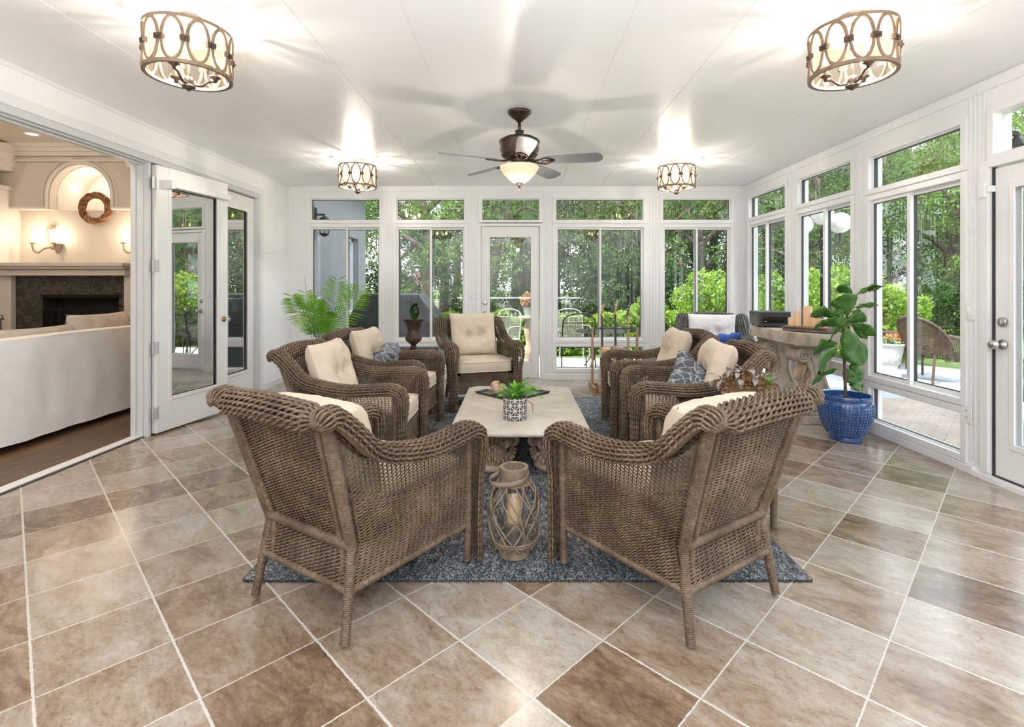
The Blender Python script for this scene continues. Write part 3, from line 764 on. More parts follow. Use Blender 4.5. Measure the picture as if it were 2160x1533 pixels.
for i, (y, hh) in enumerate(((2.2, 0.42), (2.93, 0.42), (3.66, 0.42), (4.34, 0.415), (5.0, 0.50))):
    o = puff(0.72, hh, 0.22, wr=0.03, seed=i).build('back_cushion', linen2, None, smooth=True)
    o.location = (-3.76 - 0.33, y, 0.44 + hh / 2 + 0.035); o.rotation_euler = (rad(-8), 0, rad(90))
    tagit(o, ['plump oatmeal sofa cushion nearest the camera, at the left picture edge', 'oatmeal sofa cushion second from the left edge', 'low oatmeal sofa cushion in the middle of the sofa', 'oatmeal sofa cushion rising in front of the firebox', 'tallest oatmeal sofa cushion beside the door jamb'][i], 'cushion', 'back cushions on the white sofa')

# bookcase with warm lamp seen behind the glass doors
wd = M('warm_walnut', (0.15, 0.075, 0.035), 0.4, var=0.3, vs=6, vec_scale=(1, 1, 0.15))
r = thing('display_cabinet', 'tall brown wooden display cabinet behind the closed glass door', 'cabinet', (-3.72, 5.9, 0))
b = MB()
for x in (-0.55, -0.02, 0.5): b.bb(x, x + 0.06, -0.2, 0.2, 0, 2.5)
b.bb(-0.55, 0.56, 0.17, 0.2, 0, 2.5); b.build('case', wd, r, bevel=0.004)
for z in (0.05, 0.75, 1.15, 1.6, 2.05, 2.46): MB().bb(-0.5, 0.52, -0.19, 0.18, z, z + 0.03).build('shelf', wd, r)
r = thing('table_lamp', 'small lamp with a glowing amber shade on the cabinet shelf', 'lamp', (-3.55, 5.85, 1.18))
MB().lathe([(0.05, 0), (0.05, 0.01), (0.025, 0.04), (0.04, 0.09), (0.012, 0.14)], n=16).build('base', M('blackened', (0.03, 0.02, 0.015), 0.4), r, smooth=True)
MB().lathe([(0.11, 0.13), (0.07, 0.29)], n=24, caps=False).build('lamp_shade', emit('amber_shade', (1.0, 0.42, 0.12), 2.2), r, smooth=True)
point('cabinet_lamp', (-3.55, 5.60, 1.4), 3, (1, 0.6, 0.3), 0.05)
# ------------------------------------------------ wicker
def wickermat(name, c1, c2, c3):
    t = NT(name); o = t.obj()
    f = t.math('ADD', t.math('MULTIPLY', t.noise(7, 3, 0.6), 0.5), t.math('MULTIPLY', t.noise(90, 4, 0.7), 0.5))
    t.bsdf(t.ramp(f, [(0.34, c1), (0.5, c2), (0.66, c3)]), 0.48, 0, t.bump(t.noise(300, 2, 0.5), 0.15, 0.001), 0.4); return t.m
wick = wickermat('brown_wicker', (0.058, 0.037, 0.022), (0.132, 0.089, 0.056), (0.250, 0.183, 0.122))
wickg = wickermat('grey_wicker', (0.06, 0.058, 0.058), (0.13, 0.125, 0.12), (0.22, 0.21, 0.20))
wickd = wickermat('dark_outdoor_wicker', (0.03, 0.018, 0.012), (0.075, 0.045, 0.03), (0.14, 0.09, 0.06))

def surf_frame(fn, u, v):
    e = 1e-3
    p = fn(u, v); du = (fn(np.minimum(u + e, 1), v) - fn(np.maximum(u - e, 0), v)); dv = fn(u, np.minimum(v + e, 1)) - fn(u, np.maximum(v - e, 0))
    n = np.cross(du, dv); n /= (np.linalg.norm(n, axis=-1, keepdims=True) + 1e-12)
    dv = dv / (np.linalg.norm(dv, axis=-1, keepdims=True) + 1e-12)
    return p, n, dv
def strands(mb, P, N, B, r, k=5, rb=1.0):
    """tubes along many parallel point rows: P,N,B are (rows, m, 3)"""
    a = np.arange(k) * 2 * PI / k + 0.3
    V = P[:, :, None, :] + r * (np.cos(a)[None, None, :, None] * N[:, :, None, :] + rb * np.sin(a)[None, None, :, None] * B[:, :, None, :])
    rows, m = P.shape[:2]
    idx = np.arange(rows * m * k).reshape(rows, m, k)
    A = idx[:, :-1, :]; Bq = idx[:, 1:, :]
    q = np.stack([A, np.roll(A, -1, 2), np.roll(Bq, -1, 2), Bq], -1).reshape(-1, 4)
    mb.add(V.reshape(-1, 3), map(tuple, q.tolist()))
def weave(mb, fn, rows, stakes, r, amp, slant=0.5, sub=4, k=5, pair=True, sr=None, v0=0.0, v1=1.0, rb=1.0):
    """twined wicker on the surface fn(u,v): weavers run along u, stakes along v"""
    m = stakes * sub + 1
    u = np.linspace(0, 1, m)[None, :].repeat(rows, 0)
    v = (v0 + (v1 - v0) * (np.arange(rows) + 0.5) / rows)[:, None].repeat(m, 1)
    p, n, dv = surf_frame(fn, u, v)
    # pitch between rows in metres, from the surface
    pt = np.linalg.norm(fn(u[:, :1], np.minimum(v[:, :1] + 0.5 * (v1 - v0) / rows, 1)) - fn(u[:, :1], np.maximum(v[:, :1] - 0.5 * (v1 - v0) / rows, 0)), axis=-1, keepdims=True)
    jit = np.random.RandomState(rows * 7 + stakes).uniform(-0.25, 0.25, (rows, m, 1)) * r
    for s in ((0, 1) if pair else (0,)):
        if pair: ph = PI * u * stakes + PI * s; off = amp * np.cos(ph)[..., None]; sl = slant * pt * np.sin(ph)[..., None] * 0.5
        else: ph = PI * u * stakes + PI * (np.arange(rows) % 2)[:, None]; off = amp * np.cos(ph)[..., None]; sl = 0
        P = p + n * off + dv * sl + dv * jit
        strands(mb, P, n, dv, r, k, rb)
    sr = sr or r * 0.9
    ms = max(3, min(rows // 2 + 2, 14))
    us = ((np.arange(stakes + (0 if pair else 0)) + 0.5) / stakes)[:, None].repeat(ms, 1); vs = np.linspace(v0, v1, ms)[None, :].repeat(stakes, 0)
    p, n, dv = surf_frame(fn, us, vs); bb_ = np.cross(n, dv)
    strands(mb, p, n, bb_, sr, 4)
def wrapped(mb, path, r, pitch=0.0068, n=10, amp=0.17, flat=1.0, up=None):
    """cane-wrapped pole"""
    P = np.asarray(path, float); L = np.concatenate([[0], np.cumsum(np.linalg.norm(np.diff(P, axis=0), axis=1))])
    R = np.full(len(P), r) if np.isscalar(r) else np.asarray(r, float)
    m = max(4, int(L[-1] / pitch) * 3 + 1); t = np.linspace(0, L[-1], m)
    Q = np.stack([np.interp(t, L, P[:, i]) for i in range(3)], 1); RR = np.interp(t, L, R)
    RR = RR * (1 - amp * (np.arange(m) % 3 == 0))
    mb.tube(Q, RR, n, flat=flat, up=up)
def bil(a, b, c, d, bulge=0.0, ax=(0, 0, 0)):
    a, b, c, d, ax = (np.array(q, float) for q in (a, b, c, d, ax))
    def f(u, v):
        u = np.asarray(u)[..., None]; v = np.asarray(v)[..., None]
        return a * (1 - u) * (1 - v) + b * u * (1 - v) + c * u * v + d * (1 - u) * v + ax * bulge * np.sin(PI * u) * np.sin(PI * np.clip(v, 0, 1))
    return f
def sweep_fn(path, cross, side, m=200):
    """surface: u along the path, v around the open cross-section; cross(v)->(a,b) in (side, other)"""
    P = np.asarray(path, float); L = np.concatenate([[0], np.cumsum(np.linalg.norm(np.diff(P, axis=0), axis=1))]); L /= L[-1]
    T = np.gradient(P, axis=0); T /= np.linalg.norm(T, axis=1)[:, None]
    side = np.array(side, float)
    def f(u, v):
        u = np.asarray(u, float); v = np.asarray(v, float); u, v = np.broadcast_arrays(u, v)
        p = np.stack([np.interp(u, L, P[:, i]) for i in range(3)], -1); t = np.stack([np.interp(u, L, T[:, i]) for i in range(3)], -1)
        t /= np.linalg.norm(t, axis=-1, keepdims=True)
        s = side - t * (t @ side)[..., None]; s /= np.linalg.norm(s, axis=-1, keepdims=True)
        o = np.cross(s, t)
        a, b = cross(u, v); return p + s * a[..., None] + o * b[..., None]
    return f

def wicker_chair(name, label, cat, mat, hb=0.83, group=None, detail=1.0):
    """local frame: faces +Y, X to its right, origin on the floor under the middle"""
    root = thing(name, label, cat, group=group)
    zk, zr = 0.315, 0.165       # knee rail and lower rail heights
    rf, kn, tp = (0.265, -0.33, 0.0), (0.240, -0.275, zk), (0.285, -0.415, hb - 0.06)
    zr_y = -0.33 + (-0.275 + 0.33) * zr / zk; zr_x = 0.265 - 0.025 * zr / zk
    D = lambda n_: max(2, int(round(n_ * detail)))
    # rear posts
    for s in (-1, 1):
        b = MB(); wrapped(b, [(s * rf[0], rf[1], 0), (s * kn[0], kn[1], kn[2])], [0.017, 0.020]); b.build('leg', mat, root, smooth=True)
    b = MB()
    for s in (-1, 1):
        wrapped(b, [(s * kn[0], kn[1], kn[2] - 0.02), (s * tp[0], tp[1], tp[2])], [0.023, 0.026])
        wrapped(b, [(s * (kn[0] - 0.036), kn[1] - 0.012, zr + 0.0), (s * (kn[0] - 0.036), kn[1] - 0.012, kn[2] - 0.01), (s * (tp[0] - 0.040), tp[1] - 0.012, tp[2])], 0.012)
    # rails
    wrapped(b, [(-kn[0], kn[1] - 0.012, zk), (kn[0], kn[1] - 0.012, zk)], 0.020, 0.008, amp=0.14)
    wrapped(b, [(-zr_x, zr_y, zr), (zr_x, zr_y, zr)], 0.015, 0.008, amp=0.14)
    wrapped(b, [(-0.30, 0.30, zr), (0.30, 0.30, zr)], 0.014, 0.008, amp=0.14)
    for s in (-1, 1): wrapped(b, [(s * zr_x, zr_y, zr), (s * 0.300, 0.29, zr + 0.005)], 0.015, 0.008, amp=0.14)
    b.build('frame', mat, root, smooth=True)
    # back panels
    b = MB()
    weave(b, bil((-kn[0] + 0.02, kn[1], zk + 0.01), (kn[0] - 0.02, kn[1], zk + 0.01), (tp[0] - 0.02, tp[1], tp[2]), (-tp[0] + 0.02, tp[1], tp[2]), 0.02, (0, -1, 0)), D(40), D(17), 0.0037, 0.0068, 1.0, 4)
    b.build('backrest', mat, root, smooth=True)
    b = MB()
    weave(b, bil((-zr_x + 0.01, zr_y, zr), (zr_x - 0.01, zr_y, zr), (kn[0] - 0.01, kn[1], zk), (-kn[0] + 0.01, kn[1], zk)), D(12), D(16), 0.0037, 0.0068, 1.0, 4)
    b.build('apron', mat, root, smooth=True); b = MB()
    weave(b, bil((-0.29, 0.295, zr), (0.29, 0.295, zr), (0.29, 0.295, zk + 0.01), (-0.29, 0.295, zk + 0.01)), D(15), D(17), 0.0034, 0.0052, 0.9, 4)
    b.build('apron', mat, root, smooth=True)
    # top roll curling backwards, between the two ears
    w2 = tp[0] - 0.035; zt = hb - 0.045
    def roll(u, v):
        u = np.asarray(u, float); v = np.asarray(v, float); u, v = np.broadcast_arrays(u, v)
        x = -w2 + 2 * w2 * u; end = np.clip(np.minimum(u, 1 - u) / 0.05, 0, 1) ** 0.5
        rr = 0.047 * (0.55 + 0.45 * end); a = -0.25 * PI + v * 1.45 * PI
        return np.stack([x, tp[1] - 0.022 + rr * np.cos(a) - 0.012 * np.sin(PI * u), zt + 0.012 * np.sin(PI * u) + rr * np.sin(a)], -1)
    b = MB(); weave(b, roll, D(12), D(15), 0.0056, 0.0075, 1.3, 4)
    weave(b, lambda u, v: roll(u, 1 + 0 * v) + np.stack([0 * u + 0 * v, 0.035 * v + 0 * u, -0.012 * v + 0 * u], -1), D(3), D(17), 0.0042, 0.005, 1.2, 4)
    b.build('top_roll', mat, root, smooth=True)
    # arms: from the ear down, forward, and down the front post to the floor
    for s in (-1, 1):
        path = smoothpath([(s * 0.302, -0.475, hb - 0.055), (s * 0.308, -0.428, hb - 0.030), (s * 0.315, -0.36, hb - 0.085), (s * 0.325, -0.27, hb - 0.175), (s * 0.330, -0.16, 0.615), (s * 0.330, 0.0, 0.588), (s * 0.328, 0.16, 0.592), (s * 0.325, 0.270, 0.597)], 8)
        path2 = np.concatenate([path, smoothpath([(s * 0.325, 0.270, 0.597), (s * 0.323, 0.315, 0.580), (s * 0.322, 0.333, 0.54), (s * 0.320, 0.335, 0.40), (s * 0.315, 0.338, 0.2), (s * 0.312, 0.34, 0.012)], 7)[1:]])
        wdt = np.ones(3)
        def cross(u, v, s=s):
            fr = np.clip((u - 0.66) / 0.08, 0, 1)         # flatter and narrower on the post
            ra = 0.058 * (1 - fr) + 0.036 * fr; rb = 0.036 * (1 - fr) + 0.022 * fr
            beg = np.clip(u / 0.03, 0, 1) ** 0.5
            a = PI * (1.22 - 1.44 * v)
            return ra * beg * np.cos(a), -rb * beg * np.sin(a) * (-1)
        f = sweep_fn(path2, cross, (1, 0, 0))
        # make the cap face up: the 'other' axis of the sweep points up on the level part
        tst = f(np.array([0.45]), np.array([0.5]))[0]; base = f(np.array([0.45]), np.array([0.0]))[0]
        if tst[2] < base[2]:
            f = sweep_fn(path2, lambda u, v, c=cross: (c(u, v)[0], -c(u, v)[1]), (1, 0, 0))
        b = MB(); weave(b, f, D(12), D(46), 0.0050, 0.0062, 1.3, 4)
        b.build('arm', mat, root, smooth=True)
        # inner core so the cap is not hollow to the eye
        b = MB(); wrapped(b, [(s * 0.305, 0.300, 0.012), (s * 0.315, 0.295, 0.55)], [0.017, 0.019]); b.build('leg', mat, root, smooth=True)
        b = MB()
        wrapped(b, path[4:], 0.022, 0.02, amp=0.05)
        # side panel: close weave below, open weave above
        zt_ = lambda y: np.interp(y, [-0.42, -0.27, -0.16, 0.0, 0.28], [hb - 0.14, hb - 0.20, 0.59, 0.565, 0.57])
        def side(u, v, s=s):
            u = np.asarray(u, float); v = np.asarray(v, float); u, v = np.broadcast_arrays(u, v)
            lean = -0.275 - 0.305 * np.clip((zr + (0.60 - zr) * v - zk), 0, 1) * (v * (0.6 - zr) + zr > zk)
            yb = np.where(v * (0.6 - zr) + zr > zk, lean, zr_y + (-0.275 - zr_y) * (v * (0.6 - zr)) / (zk - zr)); y = yb + (0.285 - yb) * u
            z = zr + (zt_(y) - zr) * v
            x = s * ((zr_x + (0.300 - zr_x) * u) * (1 - v) + (0.300 + 0.02 * u) * v)
            return np.stack([x, y, z], -1)
        weave(b, side, D(27), D(22), 0.0036, 0.0060, 1.0, 4, v1=0.68)
        weave(b, side, D(10), D(30), 0.0022, 0.0048, 0.8, 4, v0=0.68, v1=1.0, sr=0.0026)
        b.build('side_panel', mat, root, smooth=True)
    b = MB(); b.bb(-0.235, 0.235, -0.25, 0.28, zk - 0.02, zk + 0.034); b.build('seat', mat, root)
    return root

cushm = NT('cream_canvas'); cushm.bsdf(cushm.ramp(cushm.noise(6, 3, 0.5), [(0.3, (0.62, 0.52, 0.40)), (0.7, (0.70, 0.60, 0.48))]), 0.85, 0, cushm.bump(cushm.noise(260, 2, 0.5), 0.2, 0.001)); cushm = cushm.m
cushw = M('white_canvas', (0.74, 0.73, 0.72), 0.85, bump=0.2, bs=200)
def seat_cushion_mesh():
    b = MB(); W_, D_, T_ = 0.55, 0.55, 0.095; nn = 20
    def f(u, v):
        a = 2 * PI * u; e = 0.22
        c, s_ = math.cos(a), math.sin(a)
        x = math.copysign(abs(c) ** e, c); y = math.copysign(abs(s_) ** e, s_)
        t = 2 * v - 1
        if v <= 0.18: k = v / 0.18; z = 0.0 - 0.008 * (1 - k); sc = k
        elif v >= 0.82: k = (1 - v) / 0.18; z = T_ + 0.022 * (1 - k ** 2); sc = k
        else: k = (v - 0.18) / 0.64; z = T_ * k; sc = 1 + 0.018 * math.sin(PI * k)
        if sc < 1e-3: sc = 1e-3
        return (x * W_ / 2 * sc, y * D_ / 2 * sc, z + 0.004 * noise.noise(Vector((x * sc * 3, y * sc * 3, z * 9))))
    b.grid(lambda u, v: f(u, v), 72, 26, closeu=True)
    return b, W_, D_, T_
def piping(W_, D_, z):
    e = 0.22; P = []
    for i in range(64):
        a = 2 * PI * i / 64; c, s_ = math.cos(a), math.sin(a)
        P.append((math.copysign(abs(c) ** e, c) * W_ / 2 * 1.005, math.copysign(abs(s_) ** e, s_) * D_ / 2 * 1.005, z))
    return P

proto = wicker_chair('wicker_armchair', '', 'armchair', wick, group='brown wicker armchairs around the stone coffee table')
b, W_, D_, T_ = seat_cushion_mesh()
seatp = b.build('seat_cushion', cushm, None, smooth=True)
pp = MB(); pp.tube(piping(W_, D_, 0.004), 0.0045, 6, closed=True); pp.tube(piping(W_, D_, T_), 0.0045, 6, closed=True); pp.build('piping', cushm, seatp, smooth=True)
backp_ = puff(0.49, 0.47, 0.20, 3.2, 40, 0.012, 3, tufts=((-0.28, -0.06), (0.28, -0.06)), pinch=0.05).build('back_cushion', cushm, None, smooth=True)
bt = MB()
for x in (-0.28 * 0.245, 0.28 * 0.245): bt.sphere((x, 0.048, -0.014), 0.010, 10, 6, (1, 0.5, 1))
bt.build('button', cushm, backp_, smooth=True)
first = True
def place(root, seat, back, x, y, ang, d, short, sc=1.0, tilt=-17, top=None, sy=0.0, kz=1.0):
    """ang: heading, 0 faces +Y, turning left (counter-clockwise)"""
    rz = rad(ang)
    root.location = (x, y, 0.012 if rugon(x, y) else 0.0); root.rotation_euler = (0, 0, rz); root.scale = (sc,) * 3; root['label'] = d
    Rm = Matrix.Rotation(rz, 4, 'Z')
    z0 = root.location.z
    p = Vector((x, y, 0)) + Rm @ Vector((0, 0.045 * sc, 0)); seat.location = (p.x, p.y, z0 + 0.352 * sc + 0.001); seat.rotation_euler = (0, 0, rz); seat.scale = (sc,) * 3
    tagit(seat, 'cream seat cushion on ' + short, 'cushion', 'cream seat cushions')
    hb_ = 0.452 + 0.225 * kz + sy
    p = Vector((x, y, 0)) + Rm @ Vector((0, (-0.205) * sc, 0)); back.location = (p.x, p.y, z0 + hb_ * sc); back.rotation_euler = (Euler((rad(-tilt), 0, 0)).to_matrix().to_4x4() and (Matrix.Rotation(rz, 4, 'Z') @ Matrix.Rotation(rad(-tilt), 4, 'X')).to_euler())
    back.scale = (sc, sc, sc * kz)
    tagit(back, 'cream tufted back cushion on ' + short, 'cushion', 'cream back cushions')
RUG = (-1.145, 1.235, 2.125, 5.62)
def rugon(x, y): return RUG[0] < x < RUG[1] and RUG[2] - 0.1 < y < RUG[3] + 0.1
chairs = [
    (-0.636, 2.150, -32.0, 'brown wicker armchair at front left, its woven back towards us', 'the front left armchair', 1.0),
    (0.627, 2.146, 34.0, 'brown wicker armchair at front right, its woven back towards us', 'the front right armchair', 1.0),
    (-1.02, 3.38, -91.0, 'brown wicker armchair on the left side, just behind the front left one', 'the nearer armchair of the left side', 1.0),
    (-1.06, 4.36, -95.0, 'brown wicker armchair on the left side beside the urn table, with a grey pillow', 'the farther armchair of the left side', 1.0),
    (1.10, 3.40, 83.0, 'brown wicker armchair on the right side next to the books, with a patterned pillow', 'the nearer armchair of the right side', 1.0),
    (1.13, 4.34, 87.0, 'brown wicker armchair on the right side, between the patterned pillow and the guitars', 'the farther armchair of the right side', 1.0),
    (-0.41, 5.36, 197.8, 'brown wicker armchair facing us at the far end of the coffee table', 'the armchair facing us by the back door', 1.04)]
for i, (x, y, a, d, short, sc) in enumerate(chairs):
    if i == 0: c_, s_, k_ = proto, seatp, backp_
    else: c_, s_, k_ = copy_tree(proto), copy_tree(seatp), copy_tree(backp_)
    place(c_, s_, k_, x, y, a, d, short, sc, kz=(0.76, 0.76, 0.90, 0.90, 0.90, 0.90, 0.98)[i])
# the grey corner chair with a white cushion
gp = copy_tree(proto)
def remat(o, m):
    for ch in o.children:
        ch.data = ch.data.copy(); ch.data.materials.clear(); ch.data.materials.append(m)
remat(gp, wickg)
sg_, bk_ = copy_tree(seatp), copy_tree(backp_)
for q in (sg_, bk_):
    q.data = q.data.copy(); q.data.materials.clear(); q.data.materials.append(cushw)
place(gp, sg_, bk_, 2.20, 5.72, 160, 'grey wicker armchair in the far right corner behind the stone console', '', 1.08, kz=0.86)
gp['group'] = 'grey wicker chairs'; gp.name = 'wicker_armchair'
sg_['label'] = 'white seat cushion on the grey corner armchair'; bk_['label'] = 'white back cushion on the grey wicker armchair in the far corner'

# throw pillows
def throwmat(name, dark, light, sc_):
    t = NT(name); mp = t.n('Mapping'); mp.inputs['Scale'].default_value = (sc_,) * 3; t.l(t.obj(), mp.inputs[0])
    sx = t.n('SeparateXYZ'); t.l(mp.outputs[0], sx.inputs[0])
    fx_ = t.math('ABSOLUTE', t.math('SUBTRACT', t.math('FRACT', sx.outputs[0]), 0.5)); fz_ = t.math('ABSOLUTE', t.math('SUBTRACT', t.math('FRACT', sx.outputs[2]), 0.5))
    d1 = t.math('ABSOLUTE', t.math('SUBTRACT', fx_, fz_)); d2 = t.math('ABSOLUTE', t.math('SUBTRACT', t.math('ADD', fx_, fz_), 0.42))
    rr = t.math('ABSOLUTE', t.math('SUBTRACT', t.math('SQRT', t.math('ADD', t.math('MULTIPLY', fx_, fx_), t.math('MULTIPLY', fz_, fz_))), 0.27))
    e = t.math('MINIMUM', fx_, fz_)
    k = t.math('MINIMUM', t.math('MINIMUM', d1, d2), t.math('MINIMUM', rr, e)); ln = t.math('LESS_THAN', k, 0.028)
    ln = t.math('MULTIPLY', ln, t.math('GREATER_THAN', t.noise(60, 3, 0.6), 0.42))
    t.bsdf(t.mix(ln, t.ramp(t.noise(9, 3, 0.5), [(0.3, dark), (0.7, tuple(min(1, c * 1.6) for c in dark))]), light), 0.8, 0, t.bump(t.noise(160, 2, 0.5), 0.2, 0.001)); return t.m
pm = throwmat('slate_tile_print', (0.055, 0.065, 0.080), (0.36, 0.37, 0.37), 7.0)
pm2 = throwmat('slate_stitched', (0.085, 0.10, 0.12), (0.30, 0.32, 0.33), 3.4)
def pillow(name, label, w_, h_, t_, mat, loc, rot, wr=0.02, seed=0, group='throw pillows', label2=None):
    o = puff(w_, h_, t_, 2.8, 34, wr, seed, pinch=0.10).build(name, mat, None, smooth=True)
    o.location = loc; o.rotation_euler = rot; return tagit(o, label, 'pillow', group)
pillow('throw_pillow', 'dark blue-grey crumpled throw pillow lying against the arm of the left armchair', 0.42, 0.40, 0.17, pm2, (-1.13, 4.20, 0.575), (rad(-40), rad(6), rad(-82)), 0.05, 2)
pillow('throw_pillow', 'dark slate throw pillow with a white tile pattern on the right armchair', 0.44, 0.42, 0.16, pm, (1.17, 3.30, 0.575), (rad(-42), rad(-22), rad(62)), 0.035, 7)
pillow('throw_pillow', 'bright blue throw pillow on the seat of the grey corner armchair', 0.34, 0.26, 0.12, M('royal_blue_cotton', (0.03, 0.09, 0.35), 0.8, var=0.3, vs=18), (2.30, 5.60, 0.60), (rad(-35), rad(8), rad(165)), 0.04, 9)
# ------------------------------------------------ rug
t = NT('blue_grey_woven_rug'); o = t.obj()
mp = t.n('Mapping'); mp.inputs['Scale'].default_value = (1, 0.55, 1); t.l(o, mp.inputs[0])
n1 = t.noise(150, 2, 0.6, mp.outputs[0]); n2 = t.noise(38, 4, 0.8, mp.outputs[0]); n3 = t.noise(3, 3, 0.5)
f = t.math('ADD', t.math('MULTIPLY', n1, 0.55), t.math('ADD', t.math('MULTIPLY', n2, 0.33), t.math('MULTIPLY', n3, 0.12)))
t.bsdf(t.ramp(f, [(0.38, (0.020, 0.024, 0.031)), (0.47, (0.070, 0.080, 0.096)), (0.53, (0.17, 0.18, 0.19)), (0.61, (0.42, 0.41, 0.39))]), 0.95, 0, t.bump(n1, 0.6, 0.004), 0.1)
rr = thing('area_rug', 'blue-grey speckled rectangular rug under the chairs and coffee table', 'rug', ((RUG[0] + RUG[1]) / 2, (RUG[2] + RUG[3]) / 2, 0))
hw, hd = (RUG[1] - RUG[0]) / 2, (RUG[3] - RUG[2]) / 2
MB().bb(-hw, hw, -hd, hd, 0.001, 0.010).build('pile', t.m, rr, bevel=0.003)
b = MB(); random.seed(3)
for s in (-1, 1):
    for k in range(230):
        x = -hw + 2 * hw * (k + 0.5) / 230; q = random.uniform(0.006, 0.013)
        b.tube([(x, s * hd, 0.006), (x + random.uniform(-.002, .002), s * (hd + q), 0.003)], 0.0032, 4)
    for k in range(300):
        y = -hd + 2 * hd * (k + 0.5) / 300; b.tube([(s * hw, y, 0.006), (s * (hw + 0.006), y, 0.003)], 0.0032, 4)
b.build('fringe', M('dark_rug_edge', (0.05, 0.05, 0.055), 0.95, var=0.5, vs=90), rr)

# ------------------------------------------------ stone
def stonemat(name, c1, c2, c3, sc_=3.0, bmp=0.5):
    t = NT(name); n1 = t.noise(sc_, 8, 0.68, None, 0.6); n2 = t.noise(sc_ * 14, 5, 0.7)
    f = t.math('ADD', t.math('MULTIPLY', n1, 0.7), t.math('MULTIPLY', n2, 0.3))
    t.bsdf(t.ramp(f, [(0.34, c1), (0.5, c2), (0.66, c3)]), 0.62, 0, t.bump(n2, bmp, 0.006), 0.3); return t.m
stonetop = stonemat('honed_cast_stone', (0.40, 0.35, 0.295), (0.54, 0.49, 0.43), (0.64, 0.60, 0.55), 2.4, 0.25)
stonecarve = stonemat('carved_cast_stone', (0.30, 0.205, 0.135), (0.55, 0.42, 0.30), (0.68, 0.57, 0.45), 5, 0.6)
stonepale = stonemat('pale_cast_stone', (0.28, 0.21, 0.155), (0.48, 0.41, 0.33), (0.62, 0.56, 0.49), 4, 0.6)

def rough_slab(poly, z0, z1, seed, amp=0.006, lip=0.012):
    """stone slab with a hand-worn edge"""
    P = []
    n = len(poly)
    for i in range(n):
        a, c = Vector(poly[i]), Vector(poly[(i + 1) % n]); m = max(1, int((c - a).length / 0.02))
        for k in range(m): P.append(a.lerp(c, k / m))
    cen = sum(P, Vector((0, 0))) / len(P); V = []
    L = [(z0, 0.985), (z0 + (z1 - z0) * 0.25, 1.0), (z0 + (z1 - z0) * 0.6, 1.003), (z1 - (z1 - z0) * 0.15, 0.998), (z1, 0.985)]
    for z, s in L:
        for p in P:
            d = (p - cen); q = amp * noise.noise(Vector((p.x * 14 + seed, p.y * 14, z * 30))); d2 = d.normalized() * (d.length * s + q)
            V.append((cen.x + d2.x, cen.y + d2.y, z + (0.3 * amp * noise.noise(Vector((p.x * 9, p.y * 9, seed))) if z == z1 else 0)))
    N_ = len(P); f = [(k * N_ + i, k * N_ + (i + 1) % N_, (k + 1) * N_ + (i + 1) % N_, (k + 1) * N_ + i) for k in range(len(L) - 1) for i in range(N_)]
    f += [tuple(range(N_))[::-1], tuple((len(L) - 1) * N_ + i for i in range(N_))]
    return MB().add(V, f)
def chamfer(x0, x1, y0, y1, c): return [(x0 + c, y0), (x1 - c, y0), (x1, y0 + c), (x1, y1 - c), (x1 - c, y1), (x0 + c, y1), (x0, y1 - c), (x0, y0 + c)]
zr_ = 0.012
ct = thing('stone_coffee_table', 'pale stone slab coffee table on carved column capitals, in the centre of the rug', 'coffee table', (0.02, 3.80, zr_))
rough_slab(chamfer(-0.44, 0.44, -0.725, 0.725, 0.06), 0.303, 0.333, 3, 0.005).build('tabletop', stonetop, ct, smooth=True, ang=40)
